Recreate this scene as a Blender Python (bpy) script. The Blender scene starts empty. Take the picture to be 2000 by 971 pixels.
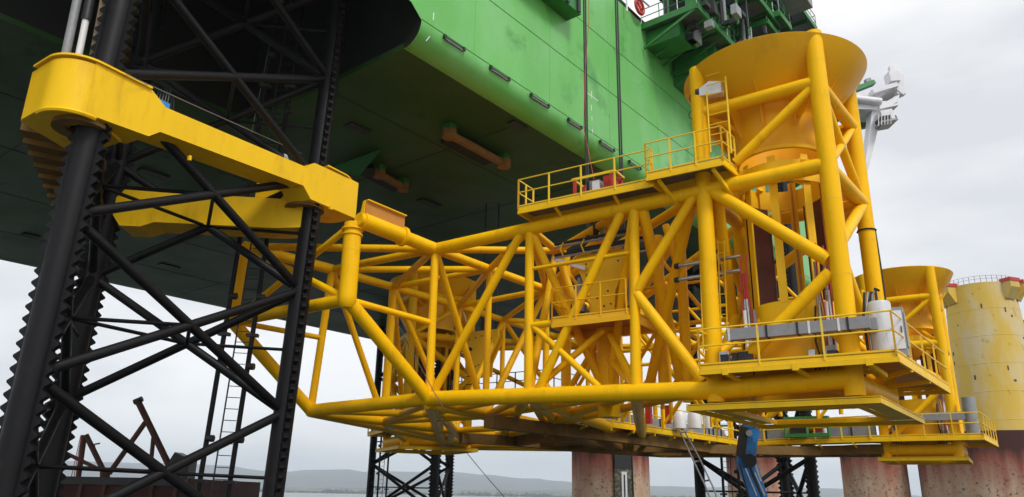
import bpy, math, random
from mathutils import Vector as V, Matrix
random.seed(7)
R = math.radians
S = bpy.context.scene
COL = S.collection
# ------------------------------------------------------------------ camera
F = 1480.0; PITCH = R(18.0); ROLL = R(1.1)
FW = V((0, math.cos(PITCH), math.sin(PITCH))); UP0 = V((0, -math.sin(PITCH), math.cos(PITCH))); RT0 = V((1, 0, 0))
UPV = UP0*math.cos(ROLL) - RT0*math.sin(ROLL); RTV = RT0*math.cos(ROLL) + UP0*math.sin(ROLL)
cam = bpy.data.cameras.new('camera'); camo = bpy.data.objects.new('camera', cam); COL.objects.link(camo)
cam.sensor_width = 36.0; cam.lens = F/2000.0*36.0; cam.clip_start = .1; cam.clip_end = 60000
m = Matrix((RTV, UPV, -FW)).transposed().to_4x4(); camo.matrix_world = m
S.camera = camo
# ------------------------------------------------------------------ world, sun, exposure
SUN_EL, SUN_AZ = R(48), R(150)      # azimuth from +Y clockwise (behind the camera, to the right)
w = bpy.data.worlds.new('World'); S.world = w; w.use_nodes = True
nt = w.node_tree; nt.nodes.clear()
N = nt.nodes.new; L = nt.links.new
out = N('ShaderNodeOutputWorld'); bg = N('ShaderNodeBackground'); L(bg.outputs[0], out.inputs[0])
sky = N('ShaderNodeTexSky'); sky.sky_type = 'NISHITA'; sky.sun_disc = False; sky.sun_elevation = SUN_EL; sky.sun_rotation = SUN_AZ
tc = N('ShaderNodeTexCoord'); mp = N('ShaderNodeMapping'); mp.inputs['Scale'].default_value = (1.3, 1.3, 4.2)
L(tc.outputs['Generated'], mp.inputs[0])
n1 = N('ShaderNodeTexNoise'); n1.inputs['Scale'].default_value = 1.6; n1.inputs['Detail'].default_value = 7; n1.inputs['Roughness'].default_value = .5
L(mp.outputs[0], n1.inputs['Vector'])
cr = N('ShaderNodeValToRGB'); L(n1.outputs['Fac'], cr.inputs[0])
cr.color_ramp.elements[0].position = .36; cr.color_ramp.elements[0].color = (5.7, 5.8, 6.0, 1)
cr.color_ramp.elements[1].position = .58; cr.color_ramp.elements[1].color = (8.0, 8.0, 8.0, 1)
mx = N('ShaderNodeMix'); mx.data_type = 'RGBA'; mx.inputs['Factor'].default_value = .93
L(sky.outputs[0], mx.inputs[6]); L(cr.outputs[0], mx.inputs[7]); L(mx.outputs[2], bg.inputs[0])
bg.inputs[1].default_value = .1
sl = bpy.data.lights.new('sun', 'SUN'); sl.energy = 1.5; sl.angle = R(14); sl.color = (1, .97, .92)
so = bpy.data.objects.new('sun', sl); COL.objects.link(so)
sd = V((math.sin(SUN_AZ)*math.cos(SUN_EL), math.cos(SUN_AZ)*math.cos(SUN_EL), math.sin(SUN_EL)))
so.rotation_euler = sd.to_track_quat('Z', 'Y').to_euler()
S.view_settings.view_transform = 'Standard'; S.view_settings.look = 'None'; S.view_settings.gamma = 1.0
S.view_settings.use_curve_mapping = False; S.view_settings.exposure = 0.5
S.cycles.max_bounces = 6; S.cycles.diffuse_bounces = 4; S.cycles.volume_bounces = 2

# ------------------------------------------------------------------ survey helpers: sight lines met with real planes
def ray(px, py): return FW + RTV*((px-1000)/F) - UPV*((py-485.5)/F)
AZ = R(32.7)
U = V((math.cos(AZ), -math.sin(AZ), 0)); W = V((math.sin(AZ), math.cos(AZ), 0)); Z = V((0, 0, 1))
O = ray(1395, 762)*23.6
def pv(px, py, s=0.0): r = ray(px, py); return r*((O.dot(W)+s)/r.dot(W))      # vertical plane along the front truss
def pu(px, py, t=0.0): r = ray(px, py); return r*((O.dot(U)+t)/r.dot(U))      # vertical plane across it
def pz(px, py, z): r = ray(px, py); return r*(z/r.z)                            # level plane
def pd(px, py, y): r = ray(px, py); return r*(y/r.y)                            # plane at a distance
def P(a, b, z): p = O + U*a + W*b; return V((p.x, p.y, z))
HG = R(39)
DD = V((math.sin(HG), math.cos(HG), 0)); EE = V((math.cos(HG), -math.sin(HG), 0))
def H(e, d, z): p = EE*e + DD*d; return V((p.x, p.y, z))
def pe(px, py, e): r = ray(px, py); return r*(e/r.dot(EE))

# ------------------------------------------------------------------ materials
def mat(name, col, rough=.5, metal=0.0, var=.12, scale=3.0, bump=.0, bscale=30, stain=None, stain_amt=.5, stain_lo=.55, stain_hi=.7, stretch=(1,1,1), spec=.5, stain2=None, s2lo=.62, s2hi=.68, s2scale=14, coat=0):
    m = bpy.data.materials.new(name); m.use_nodes = True; t = m.node_tree; b = t.nodes['Principled BSDF']
    b.inputs['Roughness'].default_value = rough; b.inputs['Metallic'].default_value = metal
    b.inputs['Specular IOR Level'].default_value = spec; b.inputs['Coat Weight'].default_value = coat
    tc = t.nodes.new('ShaderNodeTexCoord'); mp = t.nodes.new('ShaderNodeMapping'); mp.inputs['Scale'].default_value = stretch
    t.links.new(tc.outputs['Object'], mp.inputs[0])
    n = t.nodes.new('ShaderNodeTexNoise'); n.inputs['Scale'].default_value = scale; n.inputs['Detail'].default_value = 6
    t.links.new(mp.outputs[0], n.inputs['Vector'])
    r = t.nodes.new('ShaderNodeValToRGB'); r.color_ramp.elements[0].position = .3; r.color_ramp.elements[1].position = .7
    c = V(col); lo = c*(1-var); hi = c*(1+var)
    r.color_ramp.elements[0].color = (*lo, 1); r.color_ramp.elements[1].color = (min(hi.x,1), min(hi.y,1), min(hi.z,1), 1)
    t.links.new(n.outputs['Fac'], r.inputs[0]); last = r.outputs[0]
    def layer(last, colr, lo, hi, sc, amt, st):
        mp2 = t.nodes.new('ShaderNodeMapping'); mp2.inputs['Scale'].default_value = st; mp2.inputs['Location'].default_value = (3.3, 1.7, 9.1)
        t.links.new(tc.outputs['Object'], mp2.inputs[0])
        n2 = t.nodes.new('ShaderNodeTexNoise'); n2.inputs['Scale'].default_value = sc; n2.inputs['Detail'].default_value = 8; n2.inputs['Roughness'].default_value = .62
        t.links.new(mp2.outputs[0], n2.inputs['Vector'])
        mr = t.nodes.new('ShaderNodeMapRange'); mr.inputs['From Min'].default_value = lo; mr.inputs['From Max'].default_value = hi; mr.inputs['To Max'].default_value = amt
        t.links.new(n2.outputs['Fac'], mr.inputs['Value'])
        x = t.nodes.new('ShaderNodeMix'); x.data_type = 'RGBA'; x.inputs[7].default_value = (*colr, 1)
        t.links.new(mr.outputs[0], x.inputs['Factor']); t.links.new(last, x.inputs[6]); return x.outputs[2]
    if stain: last = layer(last, stain, stain_lo, stain_hi, scale*1.7, stain_amt, stretch)
    if stain2: last = layer(last, stain2, s2lo, s2hi, s2scale, .9, (1, 1, 1))
    t.links.new(last, b.inputs['Base Color'])
    n4 = t.nodes.new('ShaderNodeTexNoise'); n4.inputs['Scale'].default_value = scale*2.3; n4.inputs['Detail'].default_value = 5
    t.links.new(tc.outputs['Object'], n4.inputs['Vector'])
    mr = t.nodes.new('ShaderNodeMapRange'); mr.inputs['To Min'].default_value = max(.05, rough-.12); mr.inputs['To Max'].default_value = min(1, rough+.14)
    t.links.new(n4.outputs['Fac'], mr.inputs['Value']); t.links.new(mr.outputs[0], b.inputs['Roughness'])
    if bump:
        n3 = t.nodes.new('ShaderNodeTexNoise'); n3.inputs['Scale'].default_value = bscale; n3.inputs['Detail'].default_value = 4
        t.links.new(tc.outputs['Object'], n3.inputs['Vector'])
        bp = t.nodes.new('ShaderNodeBump'); bp.inputs['Strength'].default_value = bump; bp.inputs['Distance'].default_value = .02
        t.links.new(n3.outputs['Fac'], bp.inputs['Height']); t.links.new(bp.outputs[0], b.inputs['Normal'])
    return m
YEL = mat('yellow_paint', (.95, .52, .003), .40, var=.06, scale=.8, stain=(.50, .22, .01), stain_amt=.5, stain_lo=.55, stain_hi=.78, stretch=(1.6, 1.6, .6), spec=.13, stain2=(.25, .10, .02), s2lo=.70, s2hi=.76, s2scale=3.5, bump=.06, bscale=12)
YEP = mat('yellow_plate_paint', (.92, .56, .006), .45, var=.05, scale=.7, stain=(.55, .27, .01), stain_amt=.35, stretch=(2, 2, .5), spec=.25, stain2=(.28, .12, .02), s2lo=.70, s2hi=.75, s2scale=4)
DYE = mat('dark_yellow_brown', (.19, .10, .016), .7, var=.25, scale=1.2, stain=(.10, .06, .02), stain_amt=.7)  # darker yellow-brown for keel girders, floor plates and collar undersides
YEF = mat('funnel_paint', (.86, .45, .005), .42, var=.06, scale=.6, stain=(.55, .24, .01), stain_amt=.4, stretch=(1, 1, .4), spec=.3)
RAIL = mat('rail_paint', (.9, .6, .02), .4, var=.04, scale=2, stain=(.4, .2, .02), stain_amt=.4, stain_lo=.6, stain_hi=.75)
BLK = mat('leg_black_paint', (.0045, .0045, .006), .5, var=.25, scale=1.2, stain=(.03, .022, .014), stain_amt=.5, stain_lo=.6, stain_hi=.75, bump=.1, spec=.28)
BLK2 = mat('dark_steel', (.02, .02, .022), .5, var=.2, scale=2)
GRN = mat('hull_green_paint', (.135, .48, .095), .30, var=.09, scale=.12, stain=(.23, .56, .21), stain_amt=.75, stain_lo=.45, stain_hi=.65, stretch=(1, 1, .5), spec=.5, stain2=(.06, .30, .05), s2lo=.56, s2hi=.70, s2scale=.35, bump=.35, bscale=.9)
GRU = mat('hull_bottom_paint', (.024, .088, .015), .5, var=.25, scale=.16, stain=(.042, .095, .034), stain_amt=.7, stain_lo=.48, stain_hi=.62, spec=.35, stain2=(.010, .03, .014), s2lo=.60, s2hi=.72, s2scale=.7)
GRD = mat('leg_well_shade_green', (.005, .008, .005), .6, var=.2, scale=.3)  # near-black green: the shade inside the leg well is put into the colour
GR2 = mat('deck_green_paint', (.025, .19, .035), .45, var=.15, scale=1.2)
GRT = mat('grating_steel', (.20, .21, .24), .6, metal=.3, var=.2, scale=5)
STL = mat('bare_steel', (.45, .46, .48), .3, metal=.8, var=.15, scale=6)
GRY = mat('grey_paint', (.28, .29, .31), .45, var=.1, scale=2.5, stain=(.2, .17, .14), stain_amt=.4)
WHT = mat('white_paint', (.78, .78, .80), .4, var=.04, scale=2, stain=(.5, .48, .45), stain_amt=.4)
CRW = mat('crane_white_paint', (.72, .71, .74), .45, var=.05, scale=.6, stain=(.5, .46, .45), stain_amt=.4)
TNK = mat('tank_paint', (.58, .59, .60), .4, var=.06, scale=2, stain=(.30, .27, .24), stain_amt=.5, stretch=(2, 2, .4))
RED = mat('red_paint', (.50, .03, .02), .45, var=.15, scale=5)
BLU = mat('blue_paint', (.025, .23, .62), .4, var=.15, scale=3, stain=(.01, .04, .12), stain_amt=.6)
BRN = mat('brown_primer', (.13, .038, .02), .6, var=.15, scale=1.2, stain=(.08, .03, .02), stain_amt=.5, stretch=(1, 1, 3))
RST = mat('rust_brown', (.11, .045, .03), .8, var=.35, scale=.5, stain=(.10, .03, .02), stain_amt=.7, bump=.4)
OLDY = mat('old_yellow_paint', (.66, .44, .06), .6, var=.12, scale=.09, stain=(.58, .52, .36), stain_amt=.85, stain_lo=.49, stain_hi=.62, stretch=(1, 1, .35), stain2=(.22, .10, .03), s2lo=.67, s2hi=.72, s2scale=.8, bump=.2, bscale=2)
RUSTC = mat('rusted_column', (.50, .36, .25), .85, var=.2, scale=.3, stain=(.42, .17, .12), stain_amt=.85, stain_lo=.46, stain_hi=.66, stretch=(1, 1, .3), stain2=(.09, .05, .035), s2lo=.55, s2hi=.66, s2scale=2.9, bump=.5, bscale=3)
DRUST = mat('dark_rusted_column', (.075, .025, .02), .85, var=.35, scale=.3, stain=(.05, .03, .03), stain_amt=.7, bump=.4, bscale=3)
OCH = mat('dull_ochre_paint', (.26, .13, .03), .6, var=.2, scale=2)
ORG = mat('orange_brown_paint', (.50, .21, .02), .5, var=.1, scale=2)

# ------------------------------------------------------------------ mesh helpers
def link(name, verts, faces, mt, parent=None, smooth=False, mats=None, fm=None):
    me = bpy.data.meshes.new(name); me.from_pydata([tuple(v) for v in verts], [], faces)
    if mats:
        for q in mats: me.materials.append(q)
        for p, k in zip(me.polygons, fm): p.material_index = k
    else: me.materials.append(mt)
    if smooth:
        me.shade_smooth()
        try: me.set_sharp_from_angle(angle=R(40))
        except Exception: pass
    o = bpy.data.objects.new(name, me); COL.objects.link(o)
    if parent is not None:
        o.parent = parent
        # parent tree is built at identity or with its own offset: keep world place
        o.location = -root_of(parent)[1] if parent.get('_t') else (0, 0, 0)
    return o
def root_of(p): return p, V(p.get('_off', (0, 0, 0)))
def thing(name, label, cat, loc=(0, 0, 0), group=None):
    o = bpy.data.objects.new(name, None); COL.objects.link(o); o.location = loc; o.empty_display_size = .3
    o['label'] = label; o['category'] = cat
    if group: o['group'] = group
    return o
class MB:
    def __init__(s): s.v = []; s.f = []; s.sm = False
    def box(s, c, ax, ay, az):      # centre and half-extent vectors
        b = len(s.v)
        for i in (-1, 1):
            for j in (-1, 1):
                for k in (-1, 1): s.v.append(c+ax*i+ay*j+az*k)
        s.f += [(b, b+1, b+3, b+2), (b+4, b+6, b+7, b+5), (b, b+4, b+5, b+1), (b+2, b+3, b+7, b+6), (b, b+2, b+6, b+4), (b+1, b+5, b+7, b+3)]
        return s
    def beam(s, a, b, wdt, hgt, up=None):   # rectangular bar from a to b
        up = up or Z; d = (b-a).normalized(); sd = d.cross(up)
        if sd.length < 1e-3: sd = d.cross(V((1, 0, 0)))
        sd.normalize(); u2 = sd.cross(d).normalized()
        return s.box((a+b)/2, (b-a)/2, sd*wdt/2, u2*hgt/2)
    def tube(s, pts, r, n=12, r2=None, caps=True):
        s.sm = True; b = len(s.v); k = len(pts); ref = None
        for i, p in enumerate(pts):
            d = ((pts[min(i+1, k-1)]-pts[max(i-1, 0)])).normalized()
            if ref is None:
                ref = d.cross(Z) if abs(d.z) < .95 else d.cross(V((1, 0, 0)))
            x = (ref - d*ref.dot(d)).normalized(); ref = x; y = d.cross(x)
            rr = r if r2 is None else r+(r2-r)*i/(k-1)
            if 0 < i < k-1:
                d1 = (pts[i]-pts[i-1]).normalized(); c = max(.5, math.sqrt(max(.01, (1+d1.dot((pts[i+1]-pts[i]).normalized()))/2))); 
            for j in range(n):
                a = 2*math.pi*j/n; s.v.append(p+x*math.cos(a)*rr+y*math.sin(a)*rr)
        for i in range(k-1):
            for j in range(n):
                a = b+i*n+j; c = b+i*n+(j+1) % n; s.f.append((a, c, c+n, a+n))
        if caps: s.f.append(tuple(b+j for j in reversed(range(n)))); s.f.append(tuple(b+(k-1)*n+j for j in range(n)))
        return s
    def prism(s, poly, ext):        # planar polygon and extrusion vector
        b = len(s.v); n = len(poly); s.v += [V(p) for p in poly] + [V(p)+ext for p in poly]
        s.f.append(tuple(range(b, b+n))); s.f.append(tuple(reversed(range(b+n, b+2*n))))
        for i in range(n): j = (i+1) % n; s.f.append((b+i, b+n+i, b+n+j, b+j))
        return s
    def lathe(s, c, prof, n=48, a0=0, a1=2*math.pi, closed=False):
        s.sm = True; b = len(s.v); full = abs(a1-a0-2*math.pi) < 1e-6; m_ = n if full else n+1; k = len(prof)
        for j in range(m_):
            a = a0+(a1-a0)*j/n
            for r, z in prof: s.v.append(V((c.x+r*math.cos(a), c.y+r*math.sin(a), z)))
        for j in range(n):
            j2 = (j+1) % m_
            for i in range(k-1+(1 if closed else 0)):
                i2 = (i+1) % k; s.f.append((b+j*k+i, b+j2*k+i, b+j2*k+i2, b+j*k+i2))
        return s
    def build(s, name, mt, parent=None, label=None):
        o = link(name, s.v, s.f, mt, parent, s.sm)
        if label: o['label'] = label
        return o
def tube(name, pts, r, parent, mt=None, n=16, label=None): return MB().tube(pts, r, n).build(name, mt or YEL, parent, label)
def beam(name, a, b, wd, hg, parent, mt=None): return MB().beam(a, b, wd, hg).build(name, mt or YEP, parent)
def dist_r(px, p): return px*p.dot(FW)/(2*F)    # radius of a tube that measures px across at point p

# ================================================================== SETTING
WATER = -9.0
# water sheet
o = MB().box(V((0, 9000, WATER-.5)), V((16000, 0, 0)), V((0, 12000, 0)), V((0, 0, .5))).build('water', None)
wm = bpy.data.materials.new('sea_water'); wm.use_nodes = True; t = wm.node_tree; b = t.nodes['Principled BSDF']
b.inputs['Base Color'].default_value = (.045, .06, .055, 1); b.inputs['Roughness'].default_value = .22; b.inputs['IOR'].default_value = 1.33
tcw = t.nodes.new('ShaderNodeTexCoord'); nw = t.nodes.new('ShaderNodeTexNoise'); nw.inputs['Scale'].default_value = .5; nw.inputs['Detail'].default_value = 8
t.links.new(tcw.outputs['Object'], nw.inputs['Vector']); bw = t.nodes.new('ShaderNodeBump'); bw.inputs['Strength'].default_value = .6; bw.inputs['Distance'].default_value = .4
t.links.new(nw.outputs['Fac'], bw.inputs['Height']); t.links.new(bw.outputs[0], b.inputs['Normal'])
o.data.materials.clear(); o.data.materials.append(wm); o['kind'] = 'structure'
# quay the camera stands on
QUAY = mat('quay_concrete', (.30, .29, .27), .85, var=.2, scale=.4, stain=(.14, .13, .12), stain_amt=.6, bump=.3)
o = MB().box(V((6, -24, -5.4)), V((70, 0, 0)), V((0, 32, 0)), V((0, 0, 3.8))).build('quay', QUAY); o['kind'] = 'structure'

# hills
def ridge(name, dist, prof, mt, base, seed, amp, depth):
    rnd = random.Random(seed); vs = []; fs = []; n = 180
    ph = [(rnd.uniform(0, 6.28), rnd.uniform(.6, 1.4)*k) for k in (7, 13, 29, 61, 117)]
    x0, x1 = -1500, 3600; rows = 7
    for i in range(n+1):
        px = x0+(x1-x0)*i/n
        y = prof[0][1]
        for (a, ya), (b_, yb) in zip(prof, prof[1:]):
            if a <= px <= b_: f = (px-a)/(b_-a); f = f*f*(3-2*f); y = ya+(yb-ya)*f
        if px > prof[-1][0]: y = prof[-1][1]
        r = ray(px, y); r = r/ math.hypot(r.x, r.y)
        top = r.z*dist
        wob = sum(math.sin(px*k/900+p_)/k for p_, k in ph)*amp*12
        for j in range(rows+1):
            g = j/rows; d_ = dist-depth*(1-g); hgt = base+(top+wob-base)*math.sin(g*math.pi/2)**1.1
            hgt += math.sin(px*.021+j*1.7+seed)*amp*.8*(1-g)*g*4
            vs.append(V((r.x*d_, r.y*d_, max(base, hgt))))
    for i in range(n):
        for j in range(rows): a = i*(rows+1)+j; fs.append((a, a+rows+1, a+rows+2, a+1))
    o = link(name, vs, fs, mt, None, True); o['kind'] = 'structure'; return o
HL = mat('hill_moor', (.050, .052, .040), .95, var=.3, scale=.004, stain=(.09, .085, .05), stain_amt=.8, stain_lo=.45, stain_hi=.6)
HF = mat('hill_fields', (.06, .075, .035), .95, var=.3, scale=.006, stain=(.16, .16, .09), stain_amt=.9, stain_lo=.5, stain_hi=.55, stain2=(.02, .035, .02), s2lo=.5, s2hi=.56, s2scale=.01)
ridge('distant_hills', 9000, [(-1500, 925), (-300, 900), (120, 902), (330, 903), (400, 905), (455, 907), (500, 915), (545, 918), (600, 916), (660, 919), (720, 928), (800, 930), (880, 924), (950, 926), (1040, 934), (1120, 941), (1290, 945), (1360, 951), (1480, 956), (1620, 962), (1900, 965), (3600, 990)], HL, WATER, 3, 16, 2600)
ridge('far_shore_fields', 5400, [(-1500, 950), (300, 950), (500, 953), (700, 950), (900, 956), (1100, 961), (1300, 966), (1600, 973), (2000, 985), (3600, 1010)], HF, WATER, 5, 6, 1500)
# tree belt and cottages on the far shore
tb = MB(); rnd = random.Random(4)
for i in range(620):
    px = rnd.uniform(330, 1350); r = ray(px, 970); r = r/math.hypot(r.x, r.y); d_ = rnd.uniform(3650, 3900); c = V((r.x*d_, r.y*d_, WATER))
    hh = rnd.uniform(7, 15)*(1.3 if int(px/90) % 3 else .7); ww = rnd.uniform(6, 16)
    for k in range(5):
        q = c+V((rnd.uniform(-ww, ww)*.5, rnd.uniform(-4, 4), hh*rnd.uniform(.3, .75))); s_ = hh*rnd.uniform(.25, .42)
        b0 = len(tb.v); tb.v += [q+V((s_, 0, 0)), q+V((-s_, 0, 0)), q+V((0, s_, 0)), q+V((0, -s_, 0)), q+V((0, 0, s_*1.1)), q+V((0, 0, -s_*1.2))]
        tb.f += [(b0, b0+2, b0+4), (b0+2, b0+1, b0+4), (b0+1, b0+3, b0+4), (b0+3, b0, b0+4), (b0+2, b0, b0+5), (b0+1, b0+2, b0+5), (b0+3, b0+1, b0+5), (b0, b0+3, b0+5)]
o = tb.build('shore_woodland', mat('far_trees', (.035, .05, .025), .9, var=.3, scale=.05)); o['kind'] = 'stuff'

# ================================================================== JACK-UP VESSEL HULL
ZB = 17.2; ZD = 28.2; ES = -19.5; EP = -69.5; DN = 18.0; EI = -31.5; DF = 71.0; DA = -16.0; RB = .95
ves = thing('jack_up_vessel', 'green jack-up vessel hull raised high overhead with a dark flat bottom', 'ship', tuple(H(ES, DN, ZB)))
vo = H(ES, DN, ZB)
def vsl(o): o.location = -vo; return o
def hull_shell(name, mt, e0, e1, d0, d1, round_s, round_p):
    prof = []
    if round_s: prof += [(e1-RB+RB*math.sin(a), ZB+RB-RB*math.cos(a)) for a in [R(90)*k/10 for k in range(11)]]
    else: prof += [(e1, ZB)]
    prof += [(e1, ZD), (e0, ZD)]
    if round_p: prof += [(e0+RB-RB*math.cos(a), ZB+RB-RB*math.sin(a)) for a in [R(90)*k/8 for k in range(9)]]
    else: prof += [(e0, ZB)]
    return prof
# lower (bottom plating) and side shell with separate paint
def bottom_poly():
    b1 = ES-RB
    return [(b1, DN), (b1, DF), (EP+RB, DF), (EP+RB, DA), (EI, DA), (EI, DN)]
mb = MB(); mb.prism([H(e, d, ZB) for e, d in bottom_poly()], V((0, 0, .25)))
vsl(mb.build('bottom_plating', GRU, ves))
# starboard side with bilge turn: rings of strakes
na = 14; prof = [(ES-RB+RB*math.sin(R(90)*k/na), ZB+RB-RB*math.cos(R(90)*k/na)) for k in range(na+1)]+[(ES, ZB+RB+3.6), (ES, ZD)]
vs = []; fs = []; nd = 24
prof[-2:] = [(ES, ZB+RB+.5), (ES, ZB+RB+1.1), (ES, ZB+RB+1.8), (ES, ZB+RB+2.6), (ES, ZB+RB+3.6), (ES, ZD)]
qz = pe(798, -2, ES); kz = (DN-qz.dot(DD))/max(.1, (qz.z-18.2))**2
def dstart(z): return DN-min(9, kz*max(0, z-18.2)**2)
for i in range(nd+1):
    for e, z in prof: d0_ = dstart(z); vs.append(H(e, d0_+(DF-d0_)*i/nd, z))
k = len(prof)
for i in range(nd):
    for j in range(k-1): a = i*k+j; fs.append((a, a+k, a+k+1, a+1))
vsl(link('side_shell', vs, fs, GRN, ves, True))
# port bilge + side
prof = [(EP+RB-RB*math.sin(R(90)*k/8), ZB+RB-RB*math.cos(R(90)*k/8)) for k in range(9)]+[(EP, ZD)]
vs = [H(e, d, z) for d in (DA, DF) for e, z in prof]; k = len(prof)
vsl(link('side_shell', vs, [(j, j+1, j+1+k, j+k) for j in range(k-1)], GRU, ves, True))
# leg well walls: across (after end of the notch), along, and bow wall; deck over all
def endwall(d, e0, e1, mt, nm, rounded=True):
    pr = [H(e0, d, ZB+.25), H(e1-RB, d, ZB)] if rounded else [H(e0, d, ZB+.25), H(e1, d, ZB+.25)]
    if rounded: pr += [H(e1-RB+RB*math.sin(R(90)*k/10), d, ZB+RB-RB*math.cos(R(90)*k/10)) for k in range(1, 11)]
    pr += [H(e1, d, ZD), H(e0, d, ZD)]
    vsl(MB().prism(pr, DD*.2).build(nm, mt, ves))
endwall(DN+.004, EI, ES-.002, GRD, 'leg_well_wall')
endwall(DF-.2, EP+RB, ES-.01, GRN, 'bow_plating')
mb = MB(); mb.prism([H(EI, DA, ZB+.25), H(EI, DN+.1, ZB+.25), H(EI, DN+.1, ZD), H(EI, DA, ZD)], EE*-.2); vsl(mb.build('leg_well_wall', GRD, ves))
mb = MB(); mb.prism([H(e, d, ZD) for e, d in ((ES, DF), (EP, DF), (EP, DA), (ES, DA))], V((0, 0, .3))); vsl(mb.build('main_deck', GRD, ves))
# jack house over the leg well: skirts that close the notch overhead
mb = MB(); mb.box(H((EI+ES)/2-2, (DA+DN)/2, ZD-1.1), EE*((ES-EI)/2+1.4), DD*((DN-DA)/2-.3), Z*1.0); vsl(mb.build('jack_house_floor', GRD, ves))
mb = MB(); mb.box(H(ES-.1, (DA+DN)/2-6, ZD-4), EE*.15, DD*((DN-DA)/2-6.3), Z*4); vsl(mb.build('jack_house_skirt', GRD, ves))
# plating seams on bottom
rs = random.Random(11)
for e in (-25.6, -38.0, -44.5, -52, -60.4):
    vsl(MB().beam(H(e, DN if e > EI else DA+1, ZB-.012), H(e, DF-1, ZB-.012), .035, .02).build('weld_seam', BLK2, ves))
for d in (4, 12, 26, 34, 43, 52, 60):
    vsl(MB().beam(H(EI-.5 if d < DN else ES-2, d, ZB-.012), H(EP+2, d, ZB-.012), .03, .02).build('weld_seam', BLK2, ves))
# small sea-chest grids and anodes under the hull
for px, py in ((612, 410), (838, 397), (700, 250), (1010, 245), (300, 340), (60, 460), (660, 560), (330, 520), (215, 350), (120, 505)):
    q = pz(px, py, ZB-.05); vsl(MB().box(q, EE*rs.uniform(.2, .4), DD*rs.uniform(.3, .9), Z*.045).build('hull_anode', rs.choice((BLK2, GRD)), ves))
# seams on the side (long lines running with the hull)
for z_, a, b_ in ((ZB+RB+.05, DN, DF-1), (ZB+4.3, DN+1, DF-1), (ZB+7.4, DN+6, DF-8)):
    vsl(MB().beam(H(ES+.006, a, z_), H(ES+.006, b_, z_), .016, .03).build('weld_seam', GR2, ves))
for k in range(9):
    d_ = DN+3.2+k*5.6; vsl(MB().beam(H(ES+.005, d_, ZB+RB+.1), H(ES+.005, d_, ZD-.1), .025, .012, up=EE).build('weld_seam', GRN, ves))
# fender brackets (dark slots with light lip) along the turn of the bilge
for a, b_ in (((868, 72), (905, 97)), ((958, 132), (993, 157)), ((1037, 186), (1070, 208)), ((1110, 234), (1134, 251)), ((1172, 277), (1198, 294)), ((1229, 316), (1250, 331))):
    qa = pe(*a, ES+.03); qb = pe(*b_, ES+.03); dv = DD*((qb-qa).dot(DD))
    br = vsl(MB().beam(qa, qa+dv, .10, .07).build('bilge_bracket', BLK2, ves))
    o = MB().beam(qa+EE*.03-Z*.09, qa+dv+EE*.0-Z*.07, .08, .035).build('bracket_lip', GRY, br)
    for q in (qa, qa+dv): o = MB().box(q+EE*.02, EE*.07, DD*.06, Z*.08).build('bracket_end', BLK2, br)
# painted draught marks: short white dashes
for y0, y1, x in ((25, 40, 847), (178, 192, 1155), (205, 216, 1155), (228, 236, 1156), (252, 262, 1157)):
    qa = pe(x, y0, ES+.004); qb = pe(x, y1, ES+.004); vsl(MB().beam(V((qa.x, qa.y, qa.z)), V((qa.x, qa.y, qb.z)), .05, .012, up=EE).build('draught_mark', WHT, ves))
qa = pe(1142, 178, ES+.004); qb = pe(1168, 182, ES+.004); vsl(MB().beam(qa, V((qb.x, qb.y, qa.z)), .012, .05).build('draught_mark', WHT, ves))
qa = pe(832, 80, ES-.1); qb = pe(843, 67, ES-.1); vsl(MB().beam(qa, qb, .02, .03).build('draught_mark', WHT, ves))
# dark fender box high on the side
qa = pe(1040, -22, ES+.1); qb = pe(1110, 40, ES+.1); L_ = (qb-qa).dot(DD)
fb = vsl(MB().prism([H(ES, qa.dot(DD)-2, qb.z), H(ES, qb.dot(DD), qb.z), H(ES, qb.dot(DD), qb.z+1.3), H(ES, qa.dot(DD)-2, qb.z+1.3)], EE*.9).build('side_fender', GR2, ves))
for k in range(4):
    d_ = qb.dot(DD)-.3-k*1.0; MB().box(H(ES+.95, d_, qb.z+.7), EE*.06, DD*.12, Z*.7).build('fender_rib', BLK2, fb)
# ---- deck edge sponson, catwalks, gear at the bow
ZP = 28.0
sp = vsl(MB().prism([H(ES+.02, 40.6, 25.6), H(-16.6, 40.6, 26.9), H(-16.6, 40.6, 27.6), H(ES+.02, 40.6, 27.6)], DD*22).build('deck_sponson', GR2, ves))
def catwalk(e0, e1, d0, d1, z, nm='catwalk', rail=True):
    c = vsl(MB().box(H((e0+e1)/2, (d0+d1)/2, z), EE*((e1-e0)/2), DD*((d1-d0)/2), Z*.06).build(nm, GRT, ves))
    for a, b_ in ((H(e0, d0, z), H(e1, d0, z)), (H(e1, d0, z), H(e1, d1, z)), (H(e0, d1, z), H(e1, d1, z))):
        MB().beam(a-Z*.12, b_-Z*.12, .16, .42).build('edge_beam', GR2, c)
        if rail:
            n = max(2, int((b_-a).length/1.1))
            for hgt in (.55, 1.1): MB().tube([a+Z*hgt, b_+Z*hgt], .03, 6).build('handrail', GR2, c)
            for k in range(n+1): q = a.lerp(b_, k/n); MB().tube([q, q+Z*1.1], .028, 6).build('handrail_post', GR2 if k % 2 else WHT, c)
    n = int((d1-d0)/1.6)
    for k in range(1, n): q = d0+(d1-d0)*k/n; MB().beam(H(e0, q, z-.2), H(e1, q, z-.2), .08, .26).build('cross_beam', GR2, c)
    return c
c1 = catwalk(ES, -15.8, 36.5, 50, ZP)
c2 = catwalk(-17.6, -14.2, 44, 58, ZP+2.4)
c3 = catwalk(-19.5, -16.2, 38, 50, ZP+3.4)
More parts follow.
